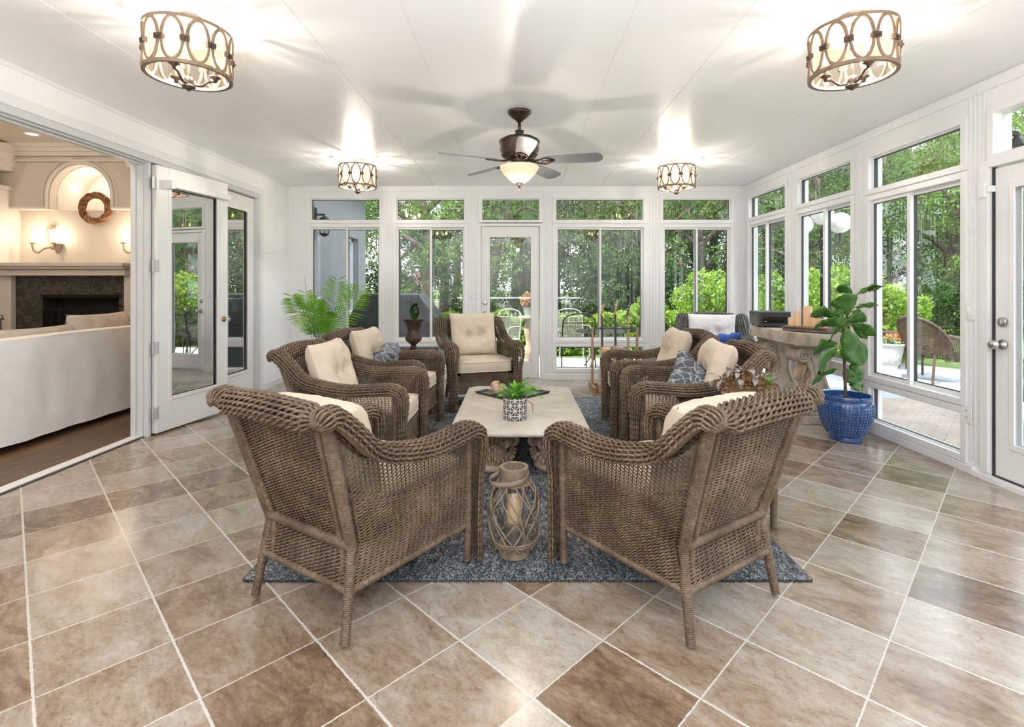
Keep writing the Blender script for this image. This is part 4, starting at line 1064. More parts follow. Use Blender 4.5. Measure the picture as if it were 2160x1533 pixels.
def capital(parent, x, y, name='pedestal'):
    b = MB(); n = 48
    prof = [(0.122, 0.0), (0.130, 0.012), (0.130, 0.030), (0.118, 0.040), (0.108, 0.055), (0.102, 0.12), (0.104, 0.22), (0.125, 0.29), (0.135, 0.31)]
    b.lathe(prof, (x, y, 0), n)
    b.box((x, y, 0.348), (0.30, 0.30, 0.035)); b.box((x, y, 0.374), (0.26, 0.26, 0.026)); 
    o = b.build(name, stonecarve, parent, smooth=True, ang=35); o.scale = (1, 1, 0.785)
    b = MB()
    for tier, (h0, h1, cnt, off, r0, w_) in enumerate(((0.035, 0.150, 8, 0, 0.104, 0.040), (0.09, 0.225, 4, 0.0, 0.106, 0.034))):
        for k in range(cnt):
            a = 2 * PI * (k + off) / cnt; ca, sa = math.cos(a), math.sin(a)
            # an acanthus leaf: spine plus lobes
            for lo in (-1, -0.5, 0, 0.5, 1):
                al = a + lo * 0.27; hh = h1 - abs(lo) * 0.045
                cx_, sx2 = math.cos(al), math.sin(al)
                pth = smoothpath([(x + r0 * cx_, y + r0 * sx2, h0), (x + (r0 + 0.012) * cx_, y + (r0 + 0.012) * sx2, (h0 + hh) / 2), (x + (r0 + 0.020) * cx_, y + (r0 + 0.020) * sx2, hh - 0.02), (x + (r0 + 0.046 - abs(lo) * 0.012) * cx_, y + (r0 + 0.046 - abs(lo) * 0.012) * sx2, hh), (x + (r0 + 0.044) * cx_, y + (r0 + 0.044) * sx2, hh - 0.022)], 4)
                b.tube(pth, np.linspace(0.009, 0.0075, len(pth)), 6)
    b.build('acanthus_leaves', stonecarve, o, smooth=True)
    b = MB()
    for k in range(4):
        a = PI / 4 + k * PI / 2
        for da in (-0.22, 0.22):
            R_ = Matrix.Rotation(a + da, 4, 'Z')
            sp = [R_ @ Vector((0.150 + p[0], 0, p[2])) for p in spiral((0, 0, 0.262), 0.055, 0.008, 1.7, PI * 0.75, 30)]
            b.tube([(x + p.x, y + p.y, p.z) for p in sp], np.linspace(0.021, 0.010, 30), 8)
        R_ = Matrix.Rotation(a, 4, 'Z'); c_ = R_ @ Vector((0.155, 0, 0.262)); b.sphere((x + c_.x, y + c_.y, c_.z), 0.030, 12, 8)
    for k in range(4):
        a = k * PI / 2; cx_, sx2 = math.cos(a), math.sin(a)
        b.sphere((x + 0.150 * cx_, y + 0.150 * sx2, 0.345), 0.028, 10, 7)
        for q in (-1, 0, 1):
            al = a + q * 0.22; b.tube(smoothpath([(x + 0.11 * math.cos(al), y + 0.11 * math.sin(al), 0.23), (x + 0.14 * math.cos(al), y + 0.14 * math.sin(al), 0.29), (x + 0.155 * math.cos(al * 1), y + 0.155 * math.sin(al), 0.325)], 4), 0.011, 6)
    b.build('volutes', stonecarve, o, smooth=True)
for x, y in ((-0.18, -0.34), (0.225, -0.34), (-0.18, 0.36), (0.225, 0.36)): capital(ct, x, y)

ztab = zr_ + 0.333
# fern in a patterned pot
t = NT('black_white_tile_pot'); o = t.obj(); sx = t.n('SeparateXYZ'); t.l(o, sx.inputs[0])
ang = t.math('ARCTAN2', sx.outputs[1], sx.outputs[0]); uu_ = t.math('MULTIPLY', ang, 8 / (2 * PI)); vv = t.math('MULTIPLY', sx.outputs[2], 1 / 0.061)
fu = t.math('SUBTRACT', t.math('FRACT', uu_), 0.5); fv = t.math('SUBTRACT', t.math('FRACT', vv), 0.5); au, av = t.math('ABSOLUTE', fu), t.math('ABSOLUTE', fv)
k = t.math('MINIMUM', t.math('MINIMUM', au, av), t.math('MULTIPLY', t.math('ABSOLUTE', t.math('SUBTRACT', au, av)), 0.8))
k = t.math('MINIMUM', k, t.math('MINIMUM', t.math('SUBTRACT', 0.5, au), t.math('SUBTRACT', 0.5, av)))
t.bsdf(t.mix(t.math('LESS_THAN', k, 0.045), (0.035, 0.037, 0.045), (0.56, 0.52, 0.47)), 0.5, 0)
pot = thing('potted_fern', 'small green fern in a dark pot with white geometric pattern, on the coffee table', 'potted plant', (-0.012, 3.41, ztab), scale=1.14)
MB().lathe([(0.066, 0.0), (0.070, 0.004), (0.071, 0.125), (0.068, 0.130), (0.062, 0.128), (0.060, 0.110), (0.002, 0.108)], n=48, caps=True).build('pot', t.m, pot, smooth=True, ang=40)
fern = leafmat('fern_green', (0.10, 0.34, 0.03), (0.25, 0.58, 0.07), 0.3, 9)
def leaf_blade(b, base, tip, wmax, bend=0.25, n=10, ripple=0.0, droop=None, fold=0.15, shape=None, up=(0, 0, 1)):
    """a leaf with real curvature from base to tip"""
    base, tip = Vector(base), Vector(tip); d = tip - base; L = d.length; side = d.cross(Vector(up)); 
    if side.length < 1e-4: side = Vector((1, 0, 0))
    side.normalize(); nrm = side.cross(d).normalized()
    V = []
    for i in range(n + 1):
        t_ = i / n; w_ = wmax * (shape(t_) if shape else math.sin(PI * min(1, t_ ** 0.8)) ** 0.8) / 2
        c = base + d * t_ + nrm * (bend * L * math.sin(PI * t_))
        for s in (-1, -0.5, 0, 0.5, 1):
            V.append(c + side * (w_ * s) + nrm * (abs(s) * fold * w_ * 2 + ripple * math.sin(t_ * 17 + s * 2) * abs(s)))
    f = [(i * 5 + j, (i + 1) * 5 + j, (i + 1) * 5 + j + 1, i * 5 + j + 1) for i in range(n) for j in range(4)]
    b.add(V, f)
random.seed(11); b = MB()
for k in range(34):
    a = random.uniform(0, 2 * PI); L = random.uniform(0.09, 0.19); el = random.uniform(0.15, 1.3)
    tip = (L * math.cos(el) * math.cos(a), L * math.cos(el) * math.sin(a), 0.11 + L * math.sin(el) * 0.8)
    leaf_blade(b, (0.012 * math.cos(a), 0.012 * math.sin(a), 0.108), tip, random.uniform(0.022, 0.034), 0.18, 12, 0.004, fold=0.2)
b.build('fronds', fern, pot, smooth=True)
b = MB(); leaf_blade(b, (0.06, -0.03, 0.118), (0.10, -0.06, 0.045), 0.012, 0.3); b.build('dry_frond', M('dry_leaf', (0.22, 0.16, 0.06), 0.7), pot, smooth=True)

# dark metal tray, set as a diamond
tr = thing('square_tray', 'dark square metal tray turned cornerwise on the coffee table', 'tray', (-0.035, 4.21, ztab + 0.001), PI / 4)
pew = M('dark_pewter', (0.16, 0.16, 0.165), 0.35, 0.8, var=0.3, vs=12)
q = 0.195; MB().bb(-q, q, -q, q, 0, 0.006).build('base', pew, tr, bevel=0.001)
b = MB()
for s in (-1, 1): b.box((0, s * (q + 0.012), 0.011), (2 * q + 0.05, 0.03, 0.004), (s * 0.35, 0, 0)); b.box((s * (q + 0.012), 0, 0.011), (0.03, 2 * q + 0.05, 0.004), (0, -s * 0.35, 0))
b.build('rim', M('rim_pewter', (0.045, 0.047, 0.05), 0.35, 0.7), tr)
sh = thing('conch_shell', 'pink and cream conch shell lying on the dark tray behind the fern', 'shell', (-0.135, 4.17, ztab + 0.048))
b = MB(); Q = []
m_, n_ = 70, 12
for i in range(m_):
    t_ = i / (m_ - 1); a = t_ * 3.6 * 2 * PI; rr = 0.034 * (1 - t_) ** 1.3 + 0.001; cx_ = 0.035 * (1 - t_) ** 1.2; ax = -0.055 + 0.13 * t_ ** 0.8
    Q.append(((ax, cx_ * math.cos(a), cx_ * math.sin(a)), rr))
b.tube([p for p, r_ in Q], [r_ for p, r_ in Q], 12)
b.lathe([(0.002, -0.10), (0.014, -0.075), (0.030, -0.05), (0.030, -0.02)], (0, 0.008, -0.005), 14, 'X')
for k in range(7):
    a = k * 0.9; b.lathe([(0.008, 0), (0.001, 0.018)], (-0.03 + 0.008 * k, 0.058 * math.cos(a) * (1 - k * 0.09), 0.03 + 0.02 * math.sin(a)), 8)
b.build('shell', M('pink_shell', (0.62, 0.40, 0.32), 0.35, var=0.25, vs=25), sh, smooth=True)

# lantern
ln = thing('woven_lantern', 'tall weathered willow candle lantern on the rug in front of the coffee table', 'lantern', (-0.012, 2.325, zr_), group=None)
ww = M('grey_willow', (0.24, 0.185, 0.13), 0.6, var=0.25, vs=25, bump=0.3, bs=200)
ln.scale = (0.97, 0.97, 0.92)
def lr(z): return np.interp(z, [0.0, 0.03, 0.09, 0.2, 0.28, 0.345, 0.372, 0.42], [0.072, 0.082, 0.108, 0.121, 0.117, 0.090, 0.068, 0.066])
MB().lathe([(0.066, 0.0), (0.075, 0.004), (0.077, 0.052), (0.060, 0.052), (0.002, 0.05)], n=32).build('base', ww, ln, smooth=True, ang=40)
MB().lathe([(0.052, 0.385), (0.052, 0.434), (0.068, 0.434), (0.069, 0.388), (0.064, 0.375), (0.052, 0.385)], n=36, caps=False).build('collar', ww, ln, smooth=True, ang=40)
b = MB(); random.seed(8)
for k in range(27):
    a0 = 2 * PI * k / 27 + random.uniform(-0.15, 0.15); tw = random.choice((-1, 1)) * random.uniform(0.9, 2.3); w0 = random.uniform(-0.006, 0.006)
    P = []
    for i in range(30):
        t_ = i / 29; z = 0.045 + 0.335 * t_; a = a0 + tw * t_ + 0.09 * math.sin(7 * t_ + k); rr = lr(z) + w0 + 0.004 * math.sin(9 * t_ + k)
        P.append((rr * math.cos(a), rr * math.sin(a), z))
    b.tube(P, random.uniform(0.0035, 0.0052), 6)
for z in (0.36, 0.367, 0.09, 0.075): b.torus((0, 0, z), lr(z) + 0.002, 0.005, 40, 6)
b.build('willow_strands', ww, ln, smooth=True)
MB().lathe([(0.050, 0.055), (0.052, 0.05), (0.052, 0.375), (0.050, 0.375), (0.050, 0.055)], n=32, caps=False).build('glass_cylinder', glass('lantern_glass', (0.94, 0.95, 0.95), 0.5, 0.05), ln, smooth=True)
b = MB(); P = [(0.078 * math.cos(a), 0.085 * math.sin(a), 0.392 + 0.0 * a) for a in np.linspace(-0.2, -PI + 0.2, 2)]
P = smoothpath([(0.070, -0.005, 0.402), (0.045, -0.078, 0.392), (-0.03, -0.108, 0.384), (-0.098, -0.085, 0.380), (-0.112, -0.03, 0.384), (-0.069, 0.0, 0.402)], 8)
b.tube(P, 0.012, 8, flat=0.25, up=(0, 0, 1)); b.build('handle', ww, ln, smooth=True)
MB().lathe([(0.045, 0.150), (0.047, 0.145), (0.047, 0.155), (0.035, 0.158), (0.035, 0.06), (0.002, 0.06)], n=28).build('candle_plate', M('zinc', (0.5, 0.5, 0.48), 0.35, 0.8), ln, smooth=True, ang=40)
cdm = NT('glowing_wax'); bs_ = cdm.bsdf((0.80, 0.57, 0.37), 0.5, 0, None, 0.3); bs_.inputs['Subsurface Weight'].default_value = 0.3; bs_.inputs['Subsurface Radius'].default_value = (0.03, 0.015, 0.006); bs_.inputs['Emission Color'].default_value = (1, 0.5, 0.2, 1); bs_.inputs['Emission Strength'].default_value = 0.04; cdm = cdm.m
cn = thing('pillar_candle', 'cream pillar candle standing inside the willow lantern', 'candle', (-0.012, 2.325, zr_ + 0.147))
MB().lathe([(0.0335, 0), (0.034, 0.004), (0.034, 0.110), (0.031, 0.116), (0.022, 0.110), (0.001, 0.108)], n=28).build('wax', cdm, cn, smooth=True, ang=40)
MB().rod((0, 0, 0.106), (0.001, 0, 0.124), 0.0012, 6).build('wick', gasket, cn)

# ------------------------------------------------ side tables
def side_table(name, label, x, y, hx, hy, h, rz=0.0, top=stonetop):
    r = thing(name, label, 'side table', (x, y, 0), rz)
    b = MB()
    for s in (-1, 1):
        weave(b, bil((-hx, s * hy, 0.12), (hx, s * hy, 0.12), (hx, s * hy, h - 0.03), (-hx, s * hy, h - 0.03)), 34, 14, 0.0040, 0.0050)
        weave(b, bil((s * hx, -hy, 0.12), (s * hx, hy, 0.12), (s * hx, hy, h - 0.03), (s * hx, -hy, h - 0.03)), 34, 12, 0.0040, 0.0050)
    b.build('woven_sides', wick, r, smooth=True)
    for sx_ in (-1, 1):
        for sy_ in (-1, 1):
            b = MB(); wrapped(b, [(sx_ * hx, sy_ * hy, 0.0), (sx_ * hx, sy_ * hy, h - 0.02)], 0.019); b.build('leg', wick, r, smooth=True)
    b = MB(); wrapped(b, [(-hx, -hy, h - 0.025), (hx, -hy, h - 0.025), (hx, hy, h - 0.025), (-hx, hy, h - 0.025), (-hx, -hy, h - 0.025)], 0.022, 0.02, amp=0.2)
    b.build('braided_rim', wick, r, smooth=True)
    rough_slab(chamfer(-hx - 0.02, hx + 0.02, -hy - 0.02, hy + 0.02, 0.03), h - 0.008, h + 0.018, 5, 0.002).build('tabletop', top, r, smooth=True, ang=40)
    return r
side_table('wicker_side_table', 'wicker side table with a pale stone top beyond the left armchairs, carrying the urn', -1.06, 5.06, 0.25, 0.20, 0.545)
side_table('wicker_side_table', 'wicker side table with books and dried flowers between the two right-hand front armchairs', 1.13, 2.73, 0.18, 0.14, 0.53, 0.06)

# urn with orchid
ur = thing('orchid_urn', 'dark bronze fluted urn holding a thin orchid, on the left side table', 'urn', (-1.035, 5.09, 0.564))
rust = M('rusted_bronze', (0.062, 0.036, 0.024), 0.5, 0.4, var=0.6, vs=16, bump=0.3, bs=90)
b = MB(); b.prism(chamfer(-0.085, 0.085, -0.085, 0.085, 0.03), 0.0, 0.022, 'Z'); b.prism(chamfer(-0.07, 0.07, -0.07, 0.07, 0.025), 0.022, 0.045, 'Z'); b.build('plinth', rust, ur)
MB().lathe([(0.040, 0.045), (0.028, 0.06), (0.026, 0.085), (0.045, 0.10), (0.075, 0.125), (0.082, 0.155), (0.068, 0.180), (0.056, 0.20), (0.062, 0.25), (0.078, 0.30), (0.104, 0.335), (0.108, 0.342), (0.098, 0.342), (0.070, 0.31), (0.002, 0.30)], n=40, rmod=lambda a, z: 1 + 0.035 * math.cos(12 * a) * (z > 0.09)).build('bowl', rust, ur, smooth=True)
b = MB(); random.seed(4)
for k in range(13):
    a = random.uniform(0, 6.28); L = random.uniform(0.10, 0.17)
    leaf_blade(b, (0.01, 0, 0.30), (0.125 * math.cos(a) + 0.01, 0.07 * math.sin(a), 0.32 + random.uniform(0.0, 0.24)), 0.05, 0.35, 12)
b.build('leaves', leafmat('orchid_leaf', (0.025, 0.07, 0.015), (0.05, 0.14, 0.03), 0.15, 9), ur, smooth=True)
b = MB(); st = smoothpath([(0.02, 0, 0.30), (0.03, 0, 0.42), (0.05, -0.01, 0.56), (0.06, -0.02, 0.69), (0.055, -0.03, 0.80)], 6); b.tube(st, 0.0035, 6); b.tube(smoothpath([(0.02, 0, 0.3), (0.03, 0.01, 0.45), (0.0, 0.01, 0.55), (-0.03, 0, 0.58)], 6), 0.003, 6); b.build('stem', M('orchid_stem', (0.05, 0.045, 0.02), 0.6), ur, smooth=True)
b = MB()
for k in range(8):
    c = (0.055 + random.uniform(-0.03, 0.03), -0.03 + random.uniform(-.02, .02), 0.69 + 0.017 * k)
    for j in range(5):
        a = 2 * PI * j / 5 + k; leaf_blade(b, c, (c[0] + 0.026 * math.cos(a), c[1] - 0.008, c[2] + 0.026 * math.sin(a)), 0.022, 0.1, 5)
b.build('blossom', M('pale_petal', (0.72, 0.58, 0.55), 0.6), ur, smooth=True)

# books and dried flowers
z0 = 0.548
def book(name, label, w_, d_, t_, loc, rz, cov, group='books on the right wicker side table'):
    r = thing(name, label, 'book', loc, rz, group)
    b = MB(); b.bb(-w_ / 2, w_ / 2, -d_ / 2, d_ / 2, 0, 0.003); b.bb(-w_ / 2, w_ / 2, -d_ / 2, d_ / 2, t_ - 0.003, t_); b.bb(-w_ / 2, -w_ / 2 + 0.004, -d_ / 2, d_ / 2, 0, t_); b.build('cover', cov, r, bevel=0.001)
    MB().bb(-w_ / 2 + 0.004, w_ / 2 - 0.005, -d_ / 2 + 0.004, d_ / 2 - 0.004, 0.003, t_ - 0.003).build('pages', M('page_paper', (0.72, 0.70, 0.64), 0.8), r)
    return r
book('hardcover_book', 'pale grey hardcover book lying under the open booklet on the right side table', 0.24, 0.19, 0.028, (1.065, 2.69, z0 + 0.001), 0.1, M('grey_cover', (0.45, 0.47, 0.50), 0.4, var=0.3, vs=10))
r = thing('open_magazine', 'open white magazine lying on top of the grey book', 'magazine', (1.055, 2.68, z0 + 0.03), 0.05, 'books on the right wicker side table')
b = MB()
for s in (-1, 1): b.grid(lambda u, v, s=s: (s * 0.125 * u, -0.09 + 0.18 * v, 0.003 + 0.016 * math.sin(PI * min(1, u * 1.15)) * (1 - 0.3 * u)), 12, 4)
pg = NT('printed_page'); pg.bsdf(pg.ramp(pg.noise(28, 4, 0.8), [(0.45, (0.80, 0.80, 0.78)), (0.62, (0.45, 0.47, 0.47))]), 0.45); b.build('pages', pg.m, r, smooth=True, solid=0.003)
fp = thing('dried_flower_pot', 'terracotta pot of dried brown hydrangeas on the right side table', 'flower pot', (1.245, 2.79, z0 + 0.001))
MB().lathe([(0.062, 0), (0.068, 0.005), (0.085, 0.09), (0.092, 0.092), (0.094, 0.118), (0.082, 0.118), (0.078, 0.10), (0.002, 0.098)], n=32).build('pot', M('old_terracotta', (0.34, 0.22, 0.14), 0.8, var=0.35, vs=14, bump=0.2, bs=60), fp, smooth=True, ang=35)
random.seed(21)
for nm, mt, cnt, rr0 in (('dried_blooms', leafmat('dried_brown', (0.16, 0.075, 0.03), (0.38, 0.22, 0.11), 0.2, 20), 300, 0.13), ('grey_leaves', leafmat('grey_leaf', (0.22, 0.21, 0.18), (0.50, 0.47, 0.42), 0.2, 12), 34, 0.145), ('green_sprig', leafmat('sprig', (0.08, 0.3, 0.03), (0.2, 0.5, 0.08), 0.2, 12), 5, 0.15)):
    b = MB()
    for k in range(cnt):
        a = random.uniform(0, 6.28); el = random.uniform(-0.1, 1.45); q = rr0 * random.uniform(0.75, 1.1)
        c = Vector((q * math.cos(el) * math.cos(a) * 1.15, q * math.cos(el) * math.sin(a), 0.12 + q * 0.62 * math.sin(el)))
        if nm == 'green_sprig': c = Vector((0.12, -0.04, 0.12 + 0.012 * k))
        L = 0.026 if nm == 'dried_blooms' else 0.07
        d = Vector((random.uniform(-1, 1), random.uniform(-1, 1), random.uniform(-0.6, 1))).normalized() * L
        leaf_blade(b, c, c + d, L * (0.8 if nm == 'dried_blooms' else 0.42), 0.3, 4 if nm == 'dried_blooms' else 7, 0.003)
    b.build(nm, mt, fp, smooth=True)

# ------------------------------------------------ stone console with scrolled pedestals
CXm, CY0, CY1, CZ = 2.70, 4.40, 5.48, 0.815
cs = thing('stone_console_table', 'tall weathered stone console on two scrolled pedestals along the right windows', 'console table', (CXm, (CY0 + CY1) / 2, 0))
hy_ = (CY1 - CY0) / 2
b = rough_slab(chamfer(-0.225, 0.225, -hy_, hy_, 0.07), CZ - 0.105, CZ, 9, 0.010); b.build('slab', stonepale, cs, smooth=True, ang=50)
def pedestal(y):
    b = MB(); b.prism(chamfer(-0.20, 0.20, y - 0.155, y + 0.155, 0.05), 0.0, 0.075, 'Z'); b.prism(chamfer(-0.175, 0.175, y - 0.13, y + 0.13, 0.04), 0.075, 0.10, 'Z')
    cp = MB().prism(chamfer(-0.17, 0.17, y - 0.10, y + 0.10, 0.03), 0.675, 0.71, 'Z').build('pedestal_cap', stonepale, cs, bevel=0.006)
    po = b.build('pedestal', stonepale, cs, bevel=0.008)
    # S-shaped body, extruded along Y
    ft = [(-0.155, 0.60), (-0.16, 0.66), (-0.10, 0.69), (0.16, 0.69), (0.17, 0.62), (0.12, 0.52), (0.10, 0.42), (0.13, 0.32), (0.17, 0.22), (0.18, 0.10), (-0.18, 0.10), (-0.175, 0.20), (-0.12, 0.28), (-0.045, 0.36), (-0.035, 0.46), (-0.08, 0.54)]
    cl = np.array(smoothpath(ft + [ft[0]], 4))[:, :] if False else ft
    b = MB(); b.prism(cl, y - 0.085, y + 0.085, 'Y'); b.build('scroll_body', stonepale, po, bevel=0.018)
    b = MB()
    for yy in (y - 0.088, y + 0.088):
        b.tube(spiral((-0.105, yy, 0.605), 0.062, 0.010, 2.0, PI * 0.5, 44), np.linspace(0.016, 0.010, 44), 8)
        b.tube(spiral((-0.085, yy, 0.185), 0.085, 0.010, 2.1, -PI * 0.5, 46), np.linspace(0.017, 0.010, 46), 8)
        b.tube(spiral((0.095, yy, 0.19), 0.065, 0.010, 1.9, -PI * 0.5, 40), np.linspace(0.015, 0.009, 40), 8)
        b.tube(smoothpath([(-0.045, yy, 0.62), (-0.01, yy, 0.52), (0.005, yy, 0.42), (-0.03, yy, 0.32), (-0.10, yy, 0.275)], 6), 0.015, 8)
        b.tube(smoothpath([(0.14, yy, 0.66), (0.10, yy, 0.54), (0.075, yy, 0.42), (0.11, yy, 0.30), (0.16, yy, 0.21)], 6), 0.015, 8)
    # ribbed front roll and the acanthus leaf below it
    for k in range(7): b.torus((-0.105, y - 0.066 + 0.022 * k, 0.605), 0.058, 0.014, 22, 8, axis='Y')
    for k in range(7): b.torus((-0.095, y - 0.066 + 0.022 * k, 0.185), 0.074, 0.013, 22, 8, axis='Y')
    b.build('volutes', stonepale, po, smooth=True)
    b = MB()
    for lo in (-2, -1, 0, 1, 2):
        yy = y + lo * 0.032
        for (z0_, z1_, x0_) in ((0.56, 0.40, -0.075), (0.47, 0.31, -0.04), (0.38, 0.25, -0.055)):
            P = smoothpath([(x0_ + 0.02, y + lo * 0.012, z0_), (x0_ - 0.015, yy, (z0_ + z1_) / 2), (x0_ - 0.05 + abs(lo) * 0.008, yy * 1.0, z1_ + abs(lo) * 0.012), (x0_ - 0.035, yy, z1_ - 0.02)], 5)
            b.tube(P, np.linspace(0.016, 0.009, len(P)), 6)
    b.build('carved_leaves', stonecarve, po, smooth=True)
pedestal(-0.54 + 0.27); pedestal(0.54 - 0.20)

# radio
blk = M('charcoal_plastic', (0.028, 0.030, 0.034), 0.35)
rd = thing('tabletop_radio', 'charcoal table radio with a dark display window on the stone console', 'radio', (2.62, 5.26, CZ + 0.004), -0.10)
MB().bb(-0.155, 0.155, -0.14, 0.14, 0.012, 0.158).build('case', M('gunmetal_case', (0.075, 0.085, 0.10), 0.4), rd, bevel=0.008)
b = MB(); b.bb(-0.145, 0.145, -0.1435, -0.139, 0.02, 0.15); b.bb(-0.158, -0.154, -0.13, 0.13, 0.02, 0.15); b.build('front_panel', blk, rd, bevel=0.002)
MB().bb(-0.12, 0.12, -0.146, -0.1436, 0.045, 0.105).build('display', M('black_gloss', (0.005, 0.005, 0.006), 0.08), rd)
b = MB()
for x in (-0.12, 0.12):
    for y in (-0.11, 0.11): b.lathe([(0.014, 0), (0.014, 0.012)], (x, y, 0), 12)
b.build('feet', blk, rd)
MB().bb(-0.105, -0.085, -0.1475, -0.146, 0.055, 0.062).build('maker_mark', M('pale_print', (0.5, 0.5, 0.5), 0.5), rd)

# candle tray and candles
tyz = CZ + 0.005
ty = thing('candle_tray', 'carved brown wooden tray of candles on the near end of the stone console', 'tray', (2.675, 4.66, tyz), -0.93)
b = MB(); b.bb(-0.20, 0.20, -0.075, 0.075, 0.0, 0.045); b.build('block', driftwood, ty, bevel=0.004)
b = MB()
for k in range(34):
    for s in (-1, 1): b.box((-0.18 + 0.36 * (k + 0.5) / 34, s * 0.0765, 0.026), (0.006, 0.004, 0.014))
b.build('carved_border', M('dark_carving', (0.045, 0.032, 0.022), 0.7), ty)
for i, (u, v_, hh, rr, lb) in enumerate(((-0.150, 0.005, 0.075, 0.028, 'shortest cream pillar candle at the far end of the carved tray, next to the radio'), (-0.085, -0.02, 0.135, 0.028, 'tall cream pillar candle, second from the radio on the carved tray'), (-0.01, 0.01, 0.185, 0.037, 'tallest and widest cream pillar candle in the middle of the carved tray'), (0.065, -0.01, 0.130, 0.028, 'medium cream pillar candle on the tray, just right of the tallest one'), (0.13, 0.0, 0.075, 0.034, 'short wide cream pillar candle at the near end of the tray by the fig leaves'))):
    ca, sa = math.cos(-0.93), math.sin(-0.93)
    c = thing('pillar_candle', lb, 'candle', (2.675 + u * ca - v_ * sa, 4.66 + u * sa + v_ * ca, tyz + 0.0455), group='candles on the carved tray')
    MB().lathe([(rr, 0), (rr * 1.01, 0.004), (rr, hh - 0.006), (rr * 0.93, hh), (rr * 0.7, hh - 0.006), (0.001, hh - 0.007)], n=28).build('wax', cdm, c, smooth=True, ang=40)
    MB().rod((0, 0, hh - 0.008), (0.001, 0, hh + 0.008), 0.0012, 6).build('wick', gasket, c)

# ------------------------------------------------ fiddle leaf fig in a blue pot
FX, FYY = 2.655, 4.10
fg = thing('fiddle_leaf_fig', 'fiddle leaf fig in a glossy blue textured pot by the right windows', 'potted plant', (FX, FYY, 0))
t = NT('cobalt_glaze'); n2 = t.noise(30, 4, 0.7)
t.bsdf(t.ramp(n2, [(0.35, (0.010, 0.045, 0.165)), (0.62, (0.03, 0.105, 0.31))]), 0.16, 0, t.bump(n2, 0.15, 0.004), 0.6, Coat_Weight=0.6)
b = MB()
prof = [(0.105, 0.0), (0.118, 0.004), (0.122, 0.028), (0.120, 0.034), (0.128, 0.045), (0.160, 0.11), (0.186, 0.19), (0.196, 0.26), (0.190, 0.31), (0.178, 0.325), (0.184, 0.335), (0.188, 0.355), (0.182, 0.366), (0.168, 0.362), (0.165, 0.32), (0.002, 0.315)]
b.lathe(prof, n=64); po = b.build('pot', t.m, fg, smooth=True, ang=50)
b = MB()
for j in range(44):
    a = 2 * PI * j / 44
    for z in np.arange(0.065, 0.305, 0.023):
        rr = np.interp(z, [p[1] for p in prof[4:9]], [p[0] for p in prof[4:9]]); b.sphere((rr * math.cos(a), rr * math.sin(a), z), 0.0085, 6, 5, (0.9, 0.9, 1.25))
b.build('raised_dots', t.m, po, smooth=True)
MB().lathe([(0.002, 0.322), (0.166, 0.318)], n=32, caps=False).build('soil', M('potting_soil', (0.03, 0.02, 0.012), 0.95, bump=0.8, bs=60), fg)
b = MB(); b.tube(smoothpath([(0.0, 0, 0.31), (-0.005, 0, 0.55), (-0.012, 0.01, 0.80), (-0.01, 0, 0.92), (0.02, 0, 1.02), (0.05, -0.01, 1.10)], 6), [0.012] * 20 + list(np.linspace(0.011, 0.004, 11)), 8)
b.build('stem', M('fig_bark', (0.10, 0.065, 0.045), 0.8, var=0.3, vs=40, bump=0.4, bs=80), fg, smooth=True)
t = NT('fig_leaf'); n1 = t.noise(10, 4, 0.6)
c = t.ramp(n1, [(0.35, (0.035, 0.12, 0.018)), (0.65, (0.11, 0.27, 0.045))])
bb_ = t.n('BsdfPrincipled'); t.l(c, bb_.inputs['Base Color']); bb_.inputs['Roughness'].default_value = 0.32; t.l(t.bump(t.noise(26, 3, 0.6), 0.3, 0.01), bb_.inputs['Normal'])
tl = t.n('BsdfTranslucent'); tl.inputs[0].default_value = (0.16, 0.40, 0.04, 1); mx = t.n('MixShader'); mx.inputs[0].default_value = 0.22
t.l(bb_.outputs[0], mx.inputs[1]); t.l(tl.outputs[0], mx.inputs[2]); t.l(mx.outputs[0], t.out.inputs[0]); figm = t.m
brownleaf = M('browned_leaf', (0.20, 0.085, 0.03), 0.6, var=0.35, vs=18)
fiddle = lambda t_: max(0.0, (math.sin(PI * t_ ** 1.15)) ** 0.7) * (0.72 + 0.32 * t_) * (1 - 0.18 * math.exp(-((t_ - 0.42) / 0.1) ** 2))
def P3(cx_, cy_, dy): # crop px of the plant study (scale 6.386) to local coordinates at depth FYY+dy
    w_ = at(1680 + cx_ / 6.386, 590 + cy_ / 6.386, FYY + dy); return Vector((w_.x - FX, w_.y - FYY, w_.z))
